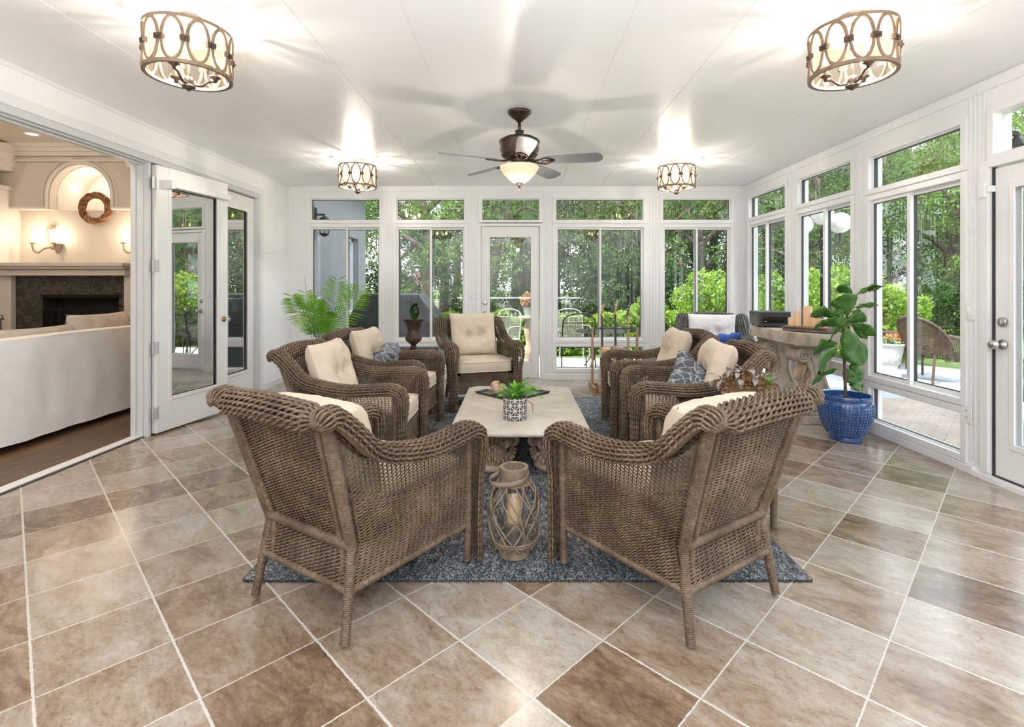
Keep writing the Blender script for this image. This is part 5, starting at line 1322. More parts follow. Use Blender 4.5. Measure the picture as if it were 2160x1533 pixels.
leaves = [  # base, tip, width, bend, depth base/tip, up hint
    ((760, 190), (540, 110), 0.085, 0.28, 0.0, 0.03, figm), ((780, 220), (1175, 95), 0.065, 0.16, 0.0, -0.05, figm),
    ((700, 470), (640, 195), 0.175, 0.05, 0.0, -0.06, figm), ((745, 385), (1110, 345), 0.05, 0.10, 0.0, 0.0, figm),
    ((700, 520), (870, 440), 0.10, 0.10, 0.02, 0.06, figm), ((560, 500), (195, 470), 0.115, 0.22, 0.0, -0.03, figm),
    ((640, 560), (940, 560), 0.14, 0.12, -0.02, 0.0, figm), ((700, 590), (1075, 760), 0.085, 0.22, 0.0, -0.04, figm),
    ((760, 610), (950, 800), 0.06, 0.10, 0.02, 0.03, figm), ((620, 640), (380, 560), 0.10, 0.15, -0.02, -0.08, figm),
    ((590, 660), (470, 810), 0.14, 0.10, -0.02, -0.10, figm), ((560, 560), (240, 655), 0.07, 0.15, 0.02, 0.04, figm),
    ((650, 650), (880, 1160), 0.165, 0.10, -0.02, -0.09, figm), ((625, 790), (720, 1030), 0.075, 0.05, 0.03, 0.03, figm),
    ((560, 860), (230, 1010), 0.15, 0.16, 0.0, -0.04, figm), ((560, 930), (330, 1260), 0.20, 0.12, 0.0, -0.08, figm),
    ((560, 1200), (210, 1450), 0.115, 0.16, 0.0, -0.05, figm), ((650, 1190), (770, 1400), 0.085, 0.12, 0.0, -0.02, figm),
    ((760, 1090), (850, 1380), 0.095, 0.10, 0.03, 0.02, figm), ((800, 1280), (850, 1500), 0.10, 0.14, 0.02, -0.03, figm),
    ((620, 520), (560, 400), 0.06, 0.10, -0.02, -0.02, figm), ((500, 520), (620, 640), 0.10, 0.1, -0.04, -0.08, figm)]
vein = M('leaf_vein', (0.20, 0.34, 0.10), 0.5)
stemc = lambda z: Vector((np.interp(z, [0.31, 0.8, 0.92, 1.02, 1.10], [0, -0.012, -0.01, 0.02, 0.05]), 0, z))
for i, (a, c, w_, bend, d0, d1, mt) in enumerate(leaves):
    pa, pc = P3(*a, d0), P3(*c, d1)
    b = MB(); leaf_blade(b, pa, pc, w_ * 1.3, bend * 0.6, 16, 0.008, fold=0.10, shape=fiddle, up=(0, 0.75, 0.65))
    lo = b.build('leaf', mt, fg, smooth=True, solid=0.0012)
    vb = MB(); d = pc - pa; sd = d.cross(Vector((0, 0.75, 0.65))).normalized(); nr = sd.cross(d).normalized()
    pts_ = [pa + d * q + nr * (bend * 0.6 * d.length * math.sin(PI * q) + 0.001) for q in np.linspace(0, 0.97, 10)]
    vb.tube([tuple(p) for p in pts_], np.linspace(0.0022, 0.0008, 10), 5)
    sp = stemc(min(1.09, max(0.4, pa.z + 0.0))); vb.tube([tuple(sp), tuple(pa)], 0.003, 5)
    vb.build('midrib', vein, lo, smooth=True)
b = MB(); leaf_blade(b, P3(985, 165, -0.02), P3(1178, 92, -0.055), 0.062, 0.10, 10, 0.003, shape=lambda t_: math.sin(PI * min(1, 0.35 + 0.65 * t_)) ** 0.7); b.build('browned_leaf_tip', brownleaf, fg, smooth=True, solid=0.001)

# ------------------------------------------------ palm in the far left corner
pl = thing('parlour_palm', 'bright green palm in the far left corner by the back windows', 'potted plant', (-2.36, 6.0, 0))
MB().lathe([(0.11, 0), (0.13, 0.01), (0.16, 0.28), (0.17, 0.30), (0.155, 0.30), (0.15, 0.26), (0.002, 0.26)], n=36).build('pot', M('grey_planter', (0.3, 0.3, 0.3), 0.6), pl, smooth=True, ang=40)
palmm = leafmat('palm_green', (0.10, 0.30, 0.02), (0.30, 0.60, 0.05), 0.45, 4)
def frond(tipx, tipz, basex, curl, L=0.19, n=24, tw=0.0):
    w_ = at(tipx, tipz, 6.0); tip = Vector((w_.x + 2.36, random.uniform(-0.12, 0.0), w_.z))
    w_ = at(basex, 702, 6.0); mid = Vector((w_.x + 2.36, 0, w_.z))
    base = Vector((0.02 * (1 if basex > 680 else -1), 0, 0.26))
    P = smoothpath([base, mid.lerp(base, 0.4), mid, mid.lerp(tip, 0.5) + Vector((curl * 0.04, 0, 0.03)), tip], 12)
    rb_ = MB(); rb_.tube(P, np.linspace(0.008, 0.0015, len(P)), 6)
    fo = rb_.build('rachis', M('palm_stem', (0.12, 0.22, 0.05), 0.5), pl, smooth=True)
    lb = MB(); m = len(P); i0 = int(m * 0.47)
    for k in range(n):
        t_ = k / (n - 1); i = i0 + t_ * (m - 1 - i0); p = Vector(P[int(i)]); q = Vector(P[min(m - 1, int(i) + 1)]); d = (q - p)
        d = d.normalized() if d.length > 1e-5 else Vector((0, 0, 1))
        for s in (-1, 1):
            ll = L * (0.55 + 0.75 * math.sin(PI * (0.12 + 0.80 * t_))) * random.uniform(0.9, 1.08)
            sd = d.cross(Vector((0, -1, 0.15))).normalized() * s
            e = p + (sd * 0.86 + d * 0.62).normalized() * ll + Vector((0, random.uniform(-0.04, 0.02) + tw * s, -0.015 - ll * 0.12))
            leaf_blade(lb, p, e, 0.013, 0.06, 6, fold=0.1, up=(0, 1, 0.2))
    lb.build('leaflets', palmm, fo, smooth=True)
random.seed(2)
for a in ((713, 590, 690, 0.2, 0.20), (762, 606, 694, 1.0, 0.19), (650, 618, 668, -0.3, 0.17), (622, 624, 664, -1.2, 0.14), (690, 655, 676, 0.2, 0.15), (668, 635, 672, 0, 0.16)): frond(*a)
b = MB(); w_ = at(642, 582, 6.0); b.tube(smoothpath([(0, 0, 0.3), (-0.08, 0, 0.75), (w_.x + 2.36, 0, w_.z)], 8), np.linspace(0.006, 0.001, 17), 6); b.build('spear_leaf', M('dark_spear', (0.05, 0.07, 0.03), 0.6), pl)

# ------------------------------------------------ guitars on a stand
gs = thing('guitar_stand', 'low wooden guitar stand with two upright posts by the back windows', 'guitar stand', (1.15, 6.14, 0))
gw = M('pale_beech', (0.36, 0.23, 0.13), 0.5, var=0.2, vs=10, vec_scale=(1, 1, 0.2))
b = MB()
for x in (-0.235, 0.305): MB().bb(x - 0.013, x + 0.013, -0.02, 0.02, 0.0, 0.735).build('post', gw, gs, bevel=0.004)
b = MB(); b.bb(-0.235, 0.305, -0.20, -0.16, 0.0, 0.035); b.bb(-0.235, 0.305, 0.14, 0.18, 0.0, 0.035)
for x in (-0.235, 0.305): b.bb(x - 0.02, x + 0.02, -0.22, 0.20, 0.0, 0.05)
b.build('base', gw, gs, bevel=0.004)
MB().bb(-0.21, -0.10, -0.28, -0.20, 0.001, 0.10).build('foot_block', gw, gs, bevel=0.004)
b = MB(); b.tube([(-0.235, 0, 0.72), (0.305, 0, 0.725)], 0.008, 8)
for x in (-0.13, 0.0, 0.13, 0.24): b.lathe([(0.013, 0), (0.013, 0.02)], (x, 0, 0.715), 8)
b.build('padded_rail', blk, gs)
def guitar(x, label, bodycol, topcol, neckcol, th, W1, zb, ztop, headcol, electric=False):
    g = thing('guitar', label, 'guitar', (x, 6.13, zb), 0, 'guitars on the stand'); g.rotation_euler = (rad(-4), 0, 0)
    out = [(0, 0), (0.12, 0.01), (0.185, 0.07), (0.19, 0.15), (0.15, 0.21), (0.118, 0.265), (0.135, 0.33), (0.142, 0.38), (0.11, 0.435), (0.045, 0.46)]
    if electric: out = [(0, 0), (0.10, 0.0), (0.155, 0.05), (0.16, 0.12), (0.115, 0.18), (0.11, 0.23), (0.15, 0.30), (0.13, 0.37), (0.085, 0.31), (0.04, 0.30)]
    Lp = [(p[0] * W1, p[1]) for p in out]; poly = Lp + [(-p[0], p[1]) for p in Lp[::-1][:-1]]
    poly = [tuple(p) for p in np.array(smoothpath(poly + [poly[0]], 3))[:-1]]
    MB().prism([(p[0], p[1]) for p in poly], -th / 2, th / 2, 'X').build('body', bodycol, g, bevel=0.004)
    MB().prism([(p[0] * 0.985, p[1] * 0.985 + 0.003) for p in poly], -th / 2 - 0.003, -th / 2, 'X').build('soundboard', topcol, g)
    z1 = out[-1][1]; nk = ztop - zb
    b = MB(); b.bb(-th / 2 + 0.0, -th / 2 + 0.022, -0.026, 0.026, z1 - 0.06, nk - 0.15); b.build('neck', neckcol, g, bevel=0.006)
    b = MB(); b.box((-th / 2 + 0.020, 0, nk - 0.075), (0.016, 0.062, 0.16), (0, rad(14), 0)); hd_ = b.build('headstock', headcol, g, bevel=0.003)
    b = MB()
    for s in (-1, 1):
        for k in range(3): b.rod((-th / 2 + 0.02, s * 0.03, nk - 0.12 + 0.045 * k), (-th / 2 + 0.02, s * 0.052, nk - 0.12 + 0.045 * k), 0.005, 8)
    b.build('tuning_pegs', steel, hd_)
    b = MB(); b.bb(-th / 2 - 0.010, -th / 2 - 0.002, -0.035, 0.035, 0.10, 0.12); b.build('bridge', blk, g)
amber = M('amber_maple', (0.50, 0.22, 0.07), 0.25, var=0.2, vs=8); spru = M('pale_spruce', (0.60, 0.45, 0.28), 0.3); ros = M('dark_rosewood', (0.07, 0.035, 0.02), 0.35, var=0.4, vs=10)
guitar(1.075, 'acoustic guitar with amber sides, nearest the left post of the stand', amber, spru, ros, 0.10, 1.0, 0.04, 1.02, amber)
guitar(1.235, 'acoustic guitar with brown sides and a dark neck in the middle of the stand', M('walnut_side', (0.22, 0.14, 0.09), 0.3, var=0.3, vs=8), spru, blk, 0.095, 1.0, 0.055, 1.04, amber)
guitar(1.365, 'slim electric guitar with a silver body and dark headstock, nearest the right post', M('silver_lacquer', (0.35, 0.40, 0.45), 0.2, 0.5), M('pale_guard', (0.6, 0.62, 0.64), 0.3), M('maple_neck', (0.42, 0.30, 0.18), 0.35), 0.045, 0.95, 0.10, 1.03, blk, True)

# ------------------------------------------------ drum lights
gold = M('weathered_bronze_oak', (0.23, 0.165, 0.11), 0.5, 0.25, var=0.3, vs=20, bump=0.2, bs=80)
gold2 = M('dark_bronze', (0.085, 0.06, 0.042), 0.4, 0.6)
t = NT('seeded_amber_glass'); a_ = t.n('BsdfTransparent'); a_.inputs[0].default_value = (1.0, 0.93, 0.82, 1); c_ = t.n('BsdfTranslucent'); c_.inputs[0].default_value = (1.0, 0.66, 0.36, 1)
m1 = t.n('MixShader'); t.l(t.math('MULTIPLY_ADD', t.noise(30, 3, 0.6), 0.10, 0.0), m1.inputs[0]); t.l(a_.outputs[0], m1.inputs[1]); t.l(c_.outputs[0], m1.inputs[2])
g_ = t.n('BsdfGlossy'); g_.inputs['Roughness'].default_value = 0.05; m2 = t.n('MixShader'); m2.inputs[0].default_value = 0.05; t.l(m1.outputs[0], m2.inputs[1]); t.l(g_.outputs[0], m2.inputs[2]); t.l(m2.outputs[0], t.out.inputs[0]); drumglass = t.m
bulbm = emit('candle_bulb', (1.0, 0.66, 0.33), 42)
def drum(label, x, y, power, lightcol=(0.97, 0.97, 1.0)):
    r = thing('drum_ceiling_light', label, 'ceiling light', (x, y, ZC), 0.35, 'drum ceiling lights')
    R0, zt, zb_ = 0.185, -0.075, -0.285
    MB().lathe([(0.001, 0.0), (0.066, 0.0), (0.068, -0.008), (0.062, -0.022), (0.020, -0.028), (0.001, -0.028)], n=32).build('canopy', gold, r, smooth=True, ang=40)
    b = MB(); b.rod((0, 0, -0.02), (0, 0, zb_ - 0.045), 0.006)
    for k in range(3):
        a = 2 * PI * k / 3 + 0.5; b.tube(smoothpath([(0.05 * math.cos(a), 0.05 * math.sin(a), -0.02), (0.13 * math.cos(a), 0.13 * math.sin(a), -0.045), (R0 * math.cos(a), R0 * math.sin(a), zt)], 5), 0.0035, 6)
    b.build('stem', gold, r, smooth=True)
    for z in (zt, zb_):
        MB().lathe([(R0 - 0.012, z - 0.007), (R0 + 0.006, z - 0.008), (R0 + 0.006, z + 0.008), (R0 - 0.012, z + 0.007), (R0 - 0.012, z - 0.007)], n=56, caps=False).build('ring', gold, r, smooth=True, ang=40)
    n = 11; hh = (zt - zb_) / 2 - 0.008; zc_ = (zt + zb_) / 2
    for k in range(n):
        a0 = 2 * PI * k / n; wa = PI / n * 0.86; P = []
        for i in range(28):
            q = 2 * PI * i / 28; a = a0 + wa * math.cos(q); P.append((R0 * math.cos(a), R0 * math.sin(a), zc_ + hh * math.sin(q)))
        MB().tube(P, 0.008, 6, closed=True).build('oval_loop', gold, r, smooth=True)
    for k in range(n):
        a = 2 * PI * (k + 0.5) / n; b = MB(); b.box(((R0 + 0.003) * math.cos(a), (R0 + 0.003) * math.sin(a), zc_), (0.020, 0.040, 0.024), (0, 0, a)); b.sphere(((R0 + 0.016) * math.cos(a), (R0 + 0.016) * math.sin(a), zc_), 0.005, 8, 6); b.build('clasp', gold2, r)
    MB().lathe([(R0 - 0.010, zt - 0.005), (R0 - 0.010, zb_ + 0.005)], n=56, caps=False).build('glass_shade', drumglass, r, smooth=True)
    MB().lathe([(0.004, zb_ - 0.075), (0.012, zb_ - 0.068), (0.030, zb_ - 0.058), (0.030, zb_ - 0.050), (0.016, zb_ - 0.045), (0.022, zb_ - 0.035), (0.020, zb_ - 0.010), (0.006, zb_)], n=24).build('finial', gold2, r, smooth=True)
    for k in range(3):
        a = 2 * PI * k / 3 + 0.2; ca, sa = math.cos(a), math.sin(a)
        b = MB(); b.tube(smoothpath([(0.01 * ca, 0.01 * sa, zb_ - 0.04), (0.05 * ca, 0.05 * sa, zb_ - 0.040), (0.085 * ca, 0.085 * sa, zb_ - 0.012), (0.110 * ca, 0.110 * sa, zb_ - 0.008), (0.118 * ca, 0.118 * sa, zb_ + 0.0)], 6), 0.006, 8)
        b.lathe([(0.006, zb_ - 0.012), (0.010, zb_ + 0.002), (0.026, zb_ + 0.012), (0.026, zb_ + 0.018), (0.010, zb_ + 0.020)], (0.112 * ca, 0.112 * sa, 0), 16); ao = b.build('arm', gold2, r, smooth=True)
        MB().lathe([(0.010, zb_ + 0.02), (0.010, zb_ + 0.062)], (0.112 * ca, 0.112 * sa, 0), 12).build('candle_sleeve', gold, ao, smooth=True)
        MB().lathe([(0.006, zb_ + 0.062), (0.015, zb_ + 0.082), (0.014, zb_ + 0.10), (0.006, zb_ + 0.125), (0.001, zb_ + 0.138)], (0.112 * ca, 0.112 * sa, 0), 12).build('bulb', bulbm, ao, smooth=True)
        aa = a + 0.35; l = point('drum_bulb_light', (x + 0.112 * math.cos(aa), y + 0.112 * math.sin(aa), ZC + zb_ + 0.10), power, lightcol, 0.018)
drum('bronze drum ceiling light with oval loops nearest the camera on the left', -1.615, 2.50, 17)
drum('bronze drum ceiling light with oval loops nearest the camera on the right', 1.645, 2.49, 17)
drum('small-looking bronze drum ceiling light near the back windows on the left', -1.66, 5.30, 27)
drum('small-looking bronze drum ceiling light near the back windows on the right', 1.68, 5.34, 27)

# ------------------------------------------------ ceiling fan
fn_ = thing('ceiling_fan', 'dark bronze ceiling fan with five grey blades and a lit glass bowl', 'ceiling fan', (0.02, 3.84, ZC))
MB().lathe([(0.001, 0), (0.086, 0), (0.090, -0.012), (0.080, -0.022), (0.055, -0.048), (0.030, -0.066), (0.018, -0.080), (0.001, -0.080)], n=36).build('canopy', bronze, fn_, smooth=True)
MB().rod((0, 0, -0.07), (0, 0, -0.16), 0.012, 12).build('downrod', bronze, fn_, smooth=True)
MB().lathe([(0.001, -0.145), (0.036, -0.148), (0.030, -0.165), (0.032, -0.185), (0.060, -0.196), (0.115, -0.202), (0.150, -0.222), (0.155, -0.235), (0.148, -0.250), (0.150, -0.285), (0.138, -0.318), (0.142, -0.325), (0.125, -0.345), (0.06, -0.360), (0.001, -0.360)], n=48).build('motor_housing', bronze, fn_, smooth=True)
MB().lathe([(0.001, -0.355), (0.065, -0.358), (0.070, -0.375), (0.055, -0.388), (0.075, -0.398), (0.078, -0.410), (0.001, -0.412)], n=32).build('light_fitter', bronze, fn_, smooth=True)
bladem = M('grey_fan_blade', (0.20, 0.20, 0.215), 0.32, var=0.06, vs=5)
for k in range(5):
    a = rad(-85 + 72 * k); Rm = Matrix.Rotation(a, 4, 'Z'); Rp = Matrix.Rotation(rad(-14), 4, 'X')
    zb2 = -0.378; b = MB(); n = 18; top = []; 
    def prof_(x): return 0.048 + 0.018 * min(1, (x - 0.21) / 0.25)
    outl = [(x, prof_(x)) for x in np.linspace(0.21, 0.57, 10)] + [(0.57 + 0.055 * math.sin(q), 0.066 * math.cos(q)) for q in np.linspace(0.15, PI / 2, 8)]
    outl = outl + [(x, -y) for x, y in outl[::-1][1:]]
    V = []
    for z in (-0.004, 0.004):
        for x, y in outl: p = Rm @ (Rp @ Vector((x, y, z))); V.append((p.x, p.y, p.z + zb2))
    m = len(outl); f = [tuple(range(m))[::-1], tuple(range(m, 2 * m))] + [(i, (i + 1) % m, (i + 1) % m + m, i + m) for i in range(m)]
    bo = MB().add(V, f).build('blade', bladem, fn_)
    b = MB()
    def tr(p): q = Rm @ (Rp @ Vector(p)); return (q.x, q.y, q.z + zb2)
    for s in (-1, 1):
        b.tube([tr(p) for p in smoothpath([(0.06, s * 0.010, 0.012), (0.12, s * 0.014, -0.006), (0.165, s * 0.030, -0.010), (0.20, s * 0.042, -0.007), (0.25, s * 0.020, -0.007), (0.265, 0, -0.007)], 5)], 0.007, 6)
    b.tube([tr(p) for p in ((0.17, 0, -0.009), (0.265, 0, -0.007))], 0.006, 6)
    for p in ((0.225, 0.03, -0.006), (0.225, -0.03, -0.006), (0.262, 0, -0.006)): b.sphere(tr(p), 0.007, 8, 6)
    b.build('blade_iron', bronze, bo, smooth=True)
t = NT('frosted_amber_bowl'); e = t.n('Emission'); e.inputs[0].default_value = (1.0, 0.74, 0.48, 1); e.inputs[1].default_value = 0.75
d = t.n('BsdfPrincipled'); d.inputs['Base Color'].default_value = (0.85, 0.72, 0.55, 1); d.inputs['Roughness'].default_value = 0.3
mx = t.n('MixShader'); mx.inputs[0].default_value = 0.5; t.l(d.outputs[0], mx.inputs[1]); t.l(e.outputs[0], mx.inputs[2]); t.l(mx.outputs[0], t.out.inputs[0])
MB().lathe([(0.075, -0.408), (0.140, -0.414), (0.148, -0.422), (0.143, -0.436), (0.118, -0.475), (0.080, -0.515), (0.045, -0.538), (0.012, -0.545), (0.001, -0.545)], n=44, caps=False).build('glass_bowl', t.m, fn_, smooth=True)
MB().lathe([(0.030, -0.540), (0.026, -0.550), (0.008, -0.556), (0.010, -0.566), (0.006, -0.574), (0.011, -0.582), (0.004, -0.592), (0.001, -0.594)], n=20).build('finial', bronze, fn_, smooth=True)
point('fan_light', (0.02, 3.84, ZC - 0.405 - 0.23), 5, (1, 0.88, 0.74), 0.03)
# ------------------------------------------------ outdoors
GZ = -0.12
def ground(name, poly, z0, z1, mat, lab):
    o = MB().prism(poly, z0, z1, 'Z').build(name, mat); tagit(o, lab, kind='structure'); return o
t = NT('lawn_grass'); n1 = t.noise(0.35, 4, 0.6); n2 = t.noise(30, 4, 0.8)
f = t.math('ADD', t.math('MULTIPLY', n1, 0.6), t.math('MULTIPLY', n2, 0.4))
t.bsdf(t.ramp(f, [(0.36, (0.045, 0.08, 0.018)), (0.5, (0.11, 0.19, 0.04)), (0.64, (0.20, 0.29, 0.07))]), 0.9, 0, t.bump(n2, 0.8, 0.03))
ground('ground_lawn', [(-90, -30), (120, -30), (120, 140), (-90, 140)], GZ - 0.30, GZ - 0.02, t.m, 'green lawn around the sunroom')
t = NT('forest_floor'); n1 = t.noise(0.8, 5, 0.7)
t.bsdf(t.ramp(n1, [(0.35, (0.05, 0.045, 0.025)), (0.5, (0.07, 0.08, 0.03)), (0.65, (0.12, 0.17, 0.05))]), 0.95)
ground('ground_woods', [(-60, 17), (9, 17), (22, 24), (60, 26), (60, 90), (-60, 90)], GZ - 0.05, GZ - 0.012, t.m, 'leaf-littered woodland floor beyond the lawn')
conc = M('pale_concrete', (0.62, 0.60, 0.57), 0.8, var=0.08, vs=3, bump=0.1, bs=40)
ground('patio_back', [(-3.0, YB + 0.11), (4.6, YB + 0.11), (4.6, 9.3), (-3.0, 9.9)], GZ - 0.1, GZ, conc, 'bright pale concrete patio behind the back windows')
ground('patio_side', [(XW + 0.11, 6.1), (8.2, 6.3), (7.2, 8.3), (6.6, 9.2), (4.6, 9.3), (4.6, 6.9), (XW + 0.11, 6.9)], GZ - 0.1, GZ - 0.002, M('grey_slate_slab', (0.33, 0.35, 0.38), 0.7, var=0.12, vs=2, bump=0.1, bs=30), 'blue-grey slab patio')
t = NT('clay_pavers'); br = t.n('TexBrick'); mp = t.n('Mapping'); mp.inputs['Rotation'].default_value = (0, 0, rad(45)); t.l(t.obj(), mp.inputs[0]); t.l(mp.outputs[0], br.inputs['Vector'])
for k_, v_ in (('Scale', 1.0), ('Mortar Size', 0.004), ('Brick Width', 0.2), ('Row Height', 0.1), ('Mortar Smooth', 0.2)): br.inputs[k_].default_value = v_
br.inputs['Color1'].default_value = (0.40, 0.29, 0.22, 1); br.inputs['Color2'].default_value = (0.33, 0.29, 0.26, 1); br.inputs['Mortar'].default_value = (0.16, 0.13, 0.11, 1)
t.bsdf(t.mix(0.35, br.outputs['Color'], t.ramp(t.noise(2.2, 4, 0.6), [(0.35, (0.24, 0.19, 0.16)), (0.65, (0.52, 0.42, 0.34))])), 0.8, 0, t.bump(br.outputs['Fac'], -0.4, 0.004))
ground('patio_pavers', [(XW + 0.11, -3.5), (9, -3.5), (9, 5.2), (8.2, 6.3), (XW + 0.11, 6.1)], GZ - 0.1, GZ - 0.001, t.m, 'brown herringbone paver patio along the right windows')
ground('garden_path', [(-40, 40), (40, 44), (40, 46), (-40, 42)], GZ - 0.012, GZ + 0.0, conc, 'pale path crossing the far lawn')

# house wall beyond the left end of the back windows
hs = M('lavender_grey_stucco', (0.27, 0.265, 0.29), 0.85, var=0.05, vs=3, bump=0.3, bs=50)
hx = -3.0
r = thing('house_wing', 'grey stucco wing of the house outside the left back window, with a recessed window', 'house')
b = MB(); b.bb(-8.3, hx, 6.98, 9.0, GZ, 3.0); b.bb(-8.3, hx, 9.62, 10.08, GZ, 3.0); b.bb(-8.3, hx, 9.0, 9.62, GZ, 0.72); b.bb(-8.3, hx, 9.0, 9.62, 2.12, 3.0); b.bb(-8.3, hx - 0.16, 9.0, 9.62, 0.72, 2.12)
b.build('wall', hs, r)
b = MB()
for y0, y1 in ((9.0, 9.05), (9.29, 9.33), (9.57, 9.62)): b.bb(hx - 0.16, hx - 0.11, y0, y1, 0.72, 2.12)
for z in (0.72, 2.07): b.bb(hx - 0.16, hx - 0.11, 9.0, 9.62, z, z + 0.05)
b.build('window_frame', white, r)
MB().bb(hx - 0.15, hx - 0.14, 9.05, 9.57, 0.77, 2.07).build('pane', M('dusk_glass', (0.25, 0.28, 0.33), 0.1), r)
b = MB(); b.bb(-8.5, hx + 0.45, 6.98, 10.35, 3.0, 3.12); b.bb(hx + 0.40, hx + 0.47, 6.98, 10.35, 3.0, 3.2); b.build('roof', white, r)
def lantern(name, label, loc, side, rch=0.30):
    r = thing(name, label, 'outdoor lamp', loc)
    m = M('lantern_iron', (0.02, 0.018, 0.017), 0.5, 0.4)
    b = MB(); b.lathe([(0.11, 0.19), (0.115, 0.20), (0.06, 0.25), (0.02, 0.27), (0.012, 0.30)], n=6); b.lathe([(0.02, -0.03), (0.07, 0.0), (0.07, 0.015)], n=6)
    for k in range(6):
        a = k * PI / 3; b.rod((0.065 * math.cos(a), 0.065 * math.sin(a), 0.01), (0.10 * math.cos(a), 0.10 * math.sin(a), 0.20), 0.005, 6)
    b.build('cage', m, r)
    b = MB(); b.bb(min(0, side * rch), max(0, side * rch), -0.012, 0.012, 0.28, 0.31); b.bb(side * rch - 0.012, side * rch + 0.012, -0.05, 0.05, 0.1, 0.40); b.build('bracket', m, r)
    MB().lathe([(0.055, 0.015), (0.09, 0.19)], n=6, caps=False).build('glass_pane', pane, r)
    MB().lathe([(0.012, 0.01), (0.012, 0.10)], n=10).build('candle_sleeve', white, r)
lantern('wall_lantern', 'black iron lantern on the grey stucco wall outside the left back window', (hx + 0.14, 7.55, 2.00), -1, 0.14)
lantern('wall_lantern', 'black iron lantern with clear glass seen through the pane over the right door', (XW + 0.41, 3.46, 1.98), -1)

# covered grill
r = thing('covered_grill', 'large barbecue grill under a dark grey fitted cover on the back patio', 'grill', (-1.93, 8.1, GZ))
t = NT('grill_cover_fabric'); n1 = t.noise(2.0, 4, 0.6); t.bsdf(t.ramp(n1, [(0.35, (0.028, 0.030, 0.034)), (0.65, (0.060, 0.063, 0.070))]), 0.45, 0, t.bump(t.noise(5, 4, 0.6), 0.5, 0.03)); 
pts_ = [(-0.66, 0.0), (-0.67, 0.75), (-0.64, 0.88), (-0.46, 1.20), (-0.42, 1.235), (0.42, 1.235), (0.46, 1.20), (0.70, 0.88), (0.73, 0.75), (0.74, 0.0)]
b = MB(); b.prism(pts_, -0.34, 0.34, 'Y'); b.build('cover', t.m, r, bevel=0.03)
b = MB(); b.bb(-0.66, 0.73, -0.352, -0.34, 0.74, 0.765); b.bb(0.30, 0.32, -0.35, -0.34, 0.0, 1.2); b.build('seam', M('cover_seam', (0.02, 0.02, 0.022), 0.6), r)

# wrought iron chairs
iron = M('black_wrought_iron', (0.020, 0.019, 0.018), 0.5, 0.4); ironp = M('pale_wrought_iron', (0.42, 0.40, 0.38), 0.5)
def iron_chair(mat):
    r = thing('patio_chair', '', 'patio chair', group='wrought iron patio chairs')
    b = MB(); w_ = 0.25
    b.tube(smoothpath([(-w_, -0.22, 0.42), (-w_, -0.27, 0.70), (-w_ + 0.02, -0.30, 0.86), (-0.10, -0.31, 0.93), (0.10, -0.31, 0.93), (w_ - 0.02, -0.30, 0.86), (w_, -0.27, 0.70), (w_, -0.22, 0.42)], 6), 0.010, 8)
    b.tube([(-w_, -0.29, 0.80), (w_, -0.29, 0.80)], 0.007, 6)
    for k in range(6):
        x = -w_ + 0.05 + 0.08 * k; b.tube(spiral((x, -0.30, 0.85), 0.03, 0.006, 1.4, 0 if k % 2 else PI, 18), 0.004, 5)
    b.build('back_frame', mat, r)
    b = MB()
    for k in range(26):
        x = -w_ + 2 * w_ * k / 25
        b.tube([(x, -0.222, 0.44), (x, -0.29, 0.79)], 0.0016, 3)
    for k in range(20):
        t_ = k / 19; b.tube([(-w_, -0.222 - 0.068 * t_, 0.44 + 0.35 * t_), (w_, -0.222 - 0.068 * t_, 0.44 + 0.35 * t_)], 0.0016, 3)
    b.build('mesh_back', mat, r)
    b = MB()
    for k in range(22): x = -w_ + 2 * w_ * k / 21; b.tube([(x, -0.22, 0.42), (x, 0.24, 0.42)], 0.002, 3); y = -0.22 + 0.46 * k / 21; b.tube([(-w_, y, 0.42), (w_, y, 0.42)], 0.002, 3)
    b.tube([(-w_, -0.22, 0.42), (w_, -0.22, 0.42), (w_, 0.24, 0.42), (-w_, 0.24, 0.42)], 0.009, 6, closed=True)
    b.build('seat', mat, r)
    for s in (-1, 1):
        b = MB(); b.tube(smoothpath([(s * w_, -0.26, 0.64), (s * 0.29, -0.1, 0.65), (s * 0.29, 0.14, 0.65), (s * 0.28, 0.22, 0.60), (s * w_, 0.22, 0.42)], 5), 0.009, 6); b.build('arm', mat, r)
        b = MB(); b.tube([(s * w_, 0.23, 0.42), (s * 0.27, 0.26, 0.0)], 0.010, 6); b.build('leg', mat, r)
        b = MB(); b.tube([(s * w_, -0.22, 0.42), (s * 0.27, -0.30, 0.0)], 0.010, 6); b.build('leg', mat, r)
    return r
ic = iron_chair(iron)
spots = [(0.90, 7.95, 8, 'black iron patio chair behind the wide back window, seen from behind', 0), (0.98, 9.0, 185, 'pale iron patio chair just beyond the black one outside the wide back window', 1), (1.90, 8.5, 100, 'black iron patio chair outside, behind the guitar stand', 0), (2.45, 8.35, -60, 'black iron patio chair outside between the guitars and the corner chair', 0), (-0.28, 8.9, 150, 'pale iron patio chair outside the back door glass, left of the plant stand', 1)]
for i, (x, y, a, lb, pale) in enumerate(spots):
    c_ = ic if i == 0 else copy_tree(ic)
    c_.location = (x, y, GZ); c_.rotation_euler = (0, 0, rad(a)); c_['label'] = lb
    if pale:
        for ch in c_.children: ch.data = ch.data.copy(); ch.data.materials.clear(); ch.data.materials.append(ironp)
r = thing('patio_table', 'low dark iron patio table outside the wide back window', 'patio table', (1.40, 8.35, GZ))
b = MB(); b.lathe([(0.001, 0.60), (0.42, 0.60), (0.43, 0.61), (0.42, 0.62), (0.001, 0.62)], n=32); b.build('tabletop', iron, r)
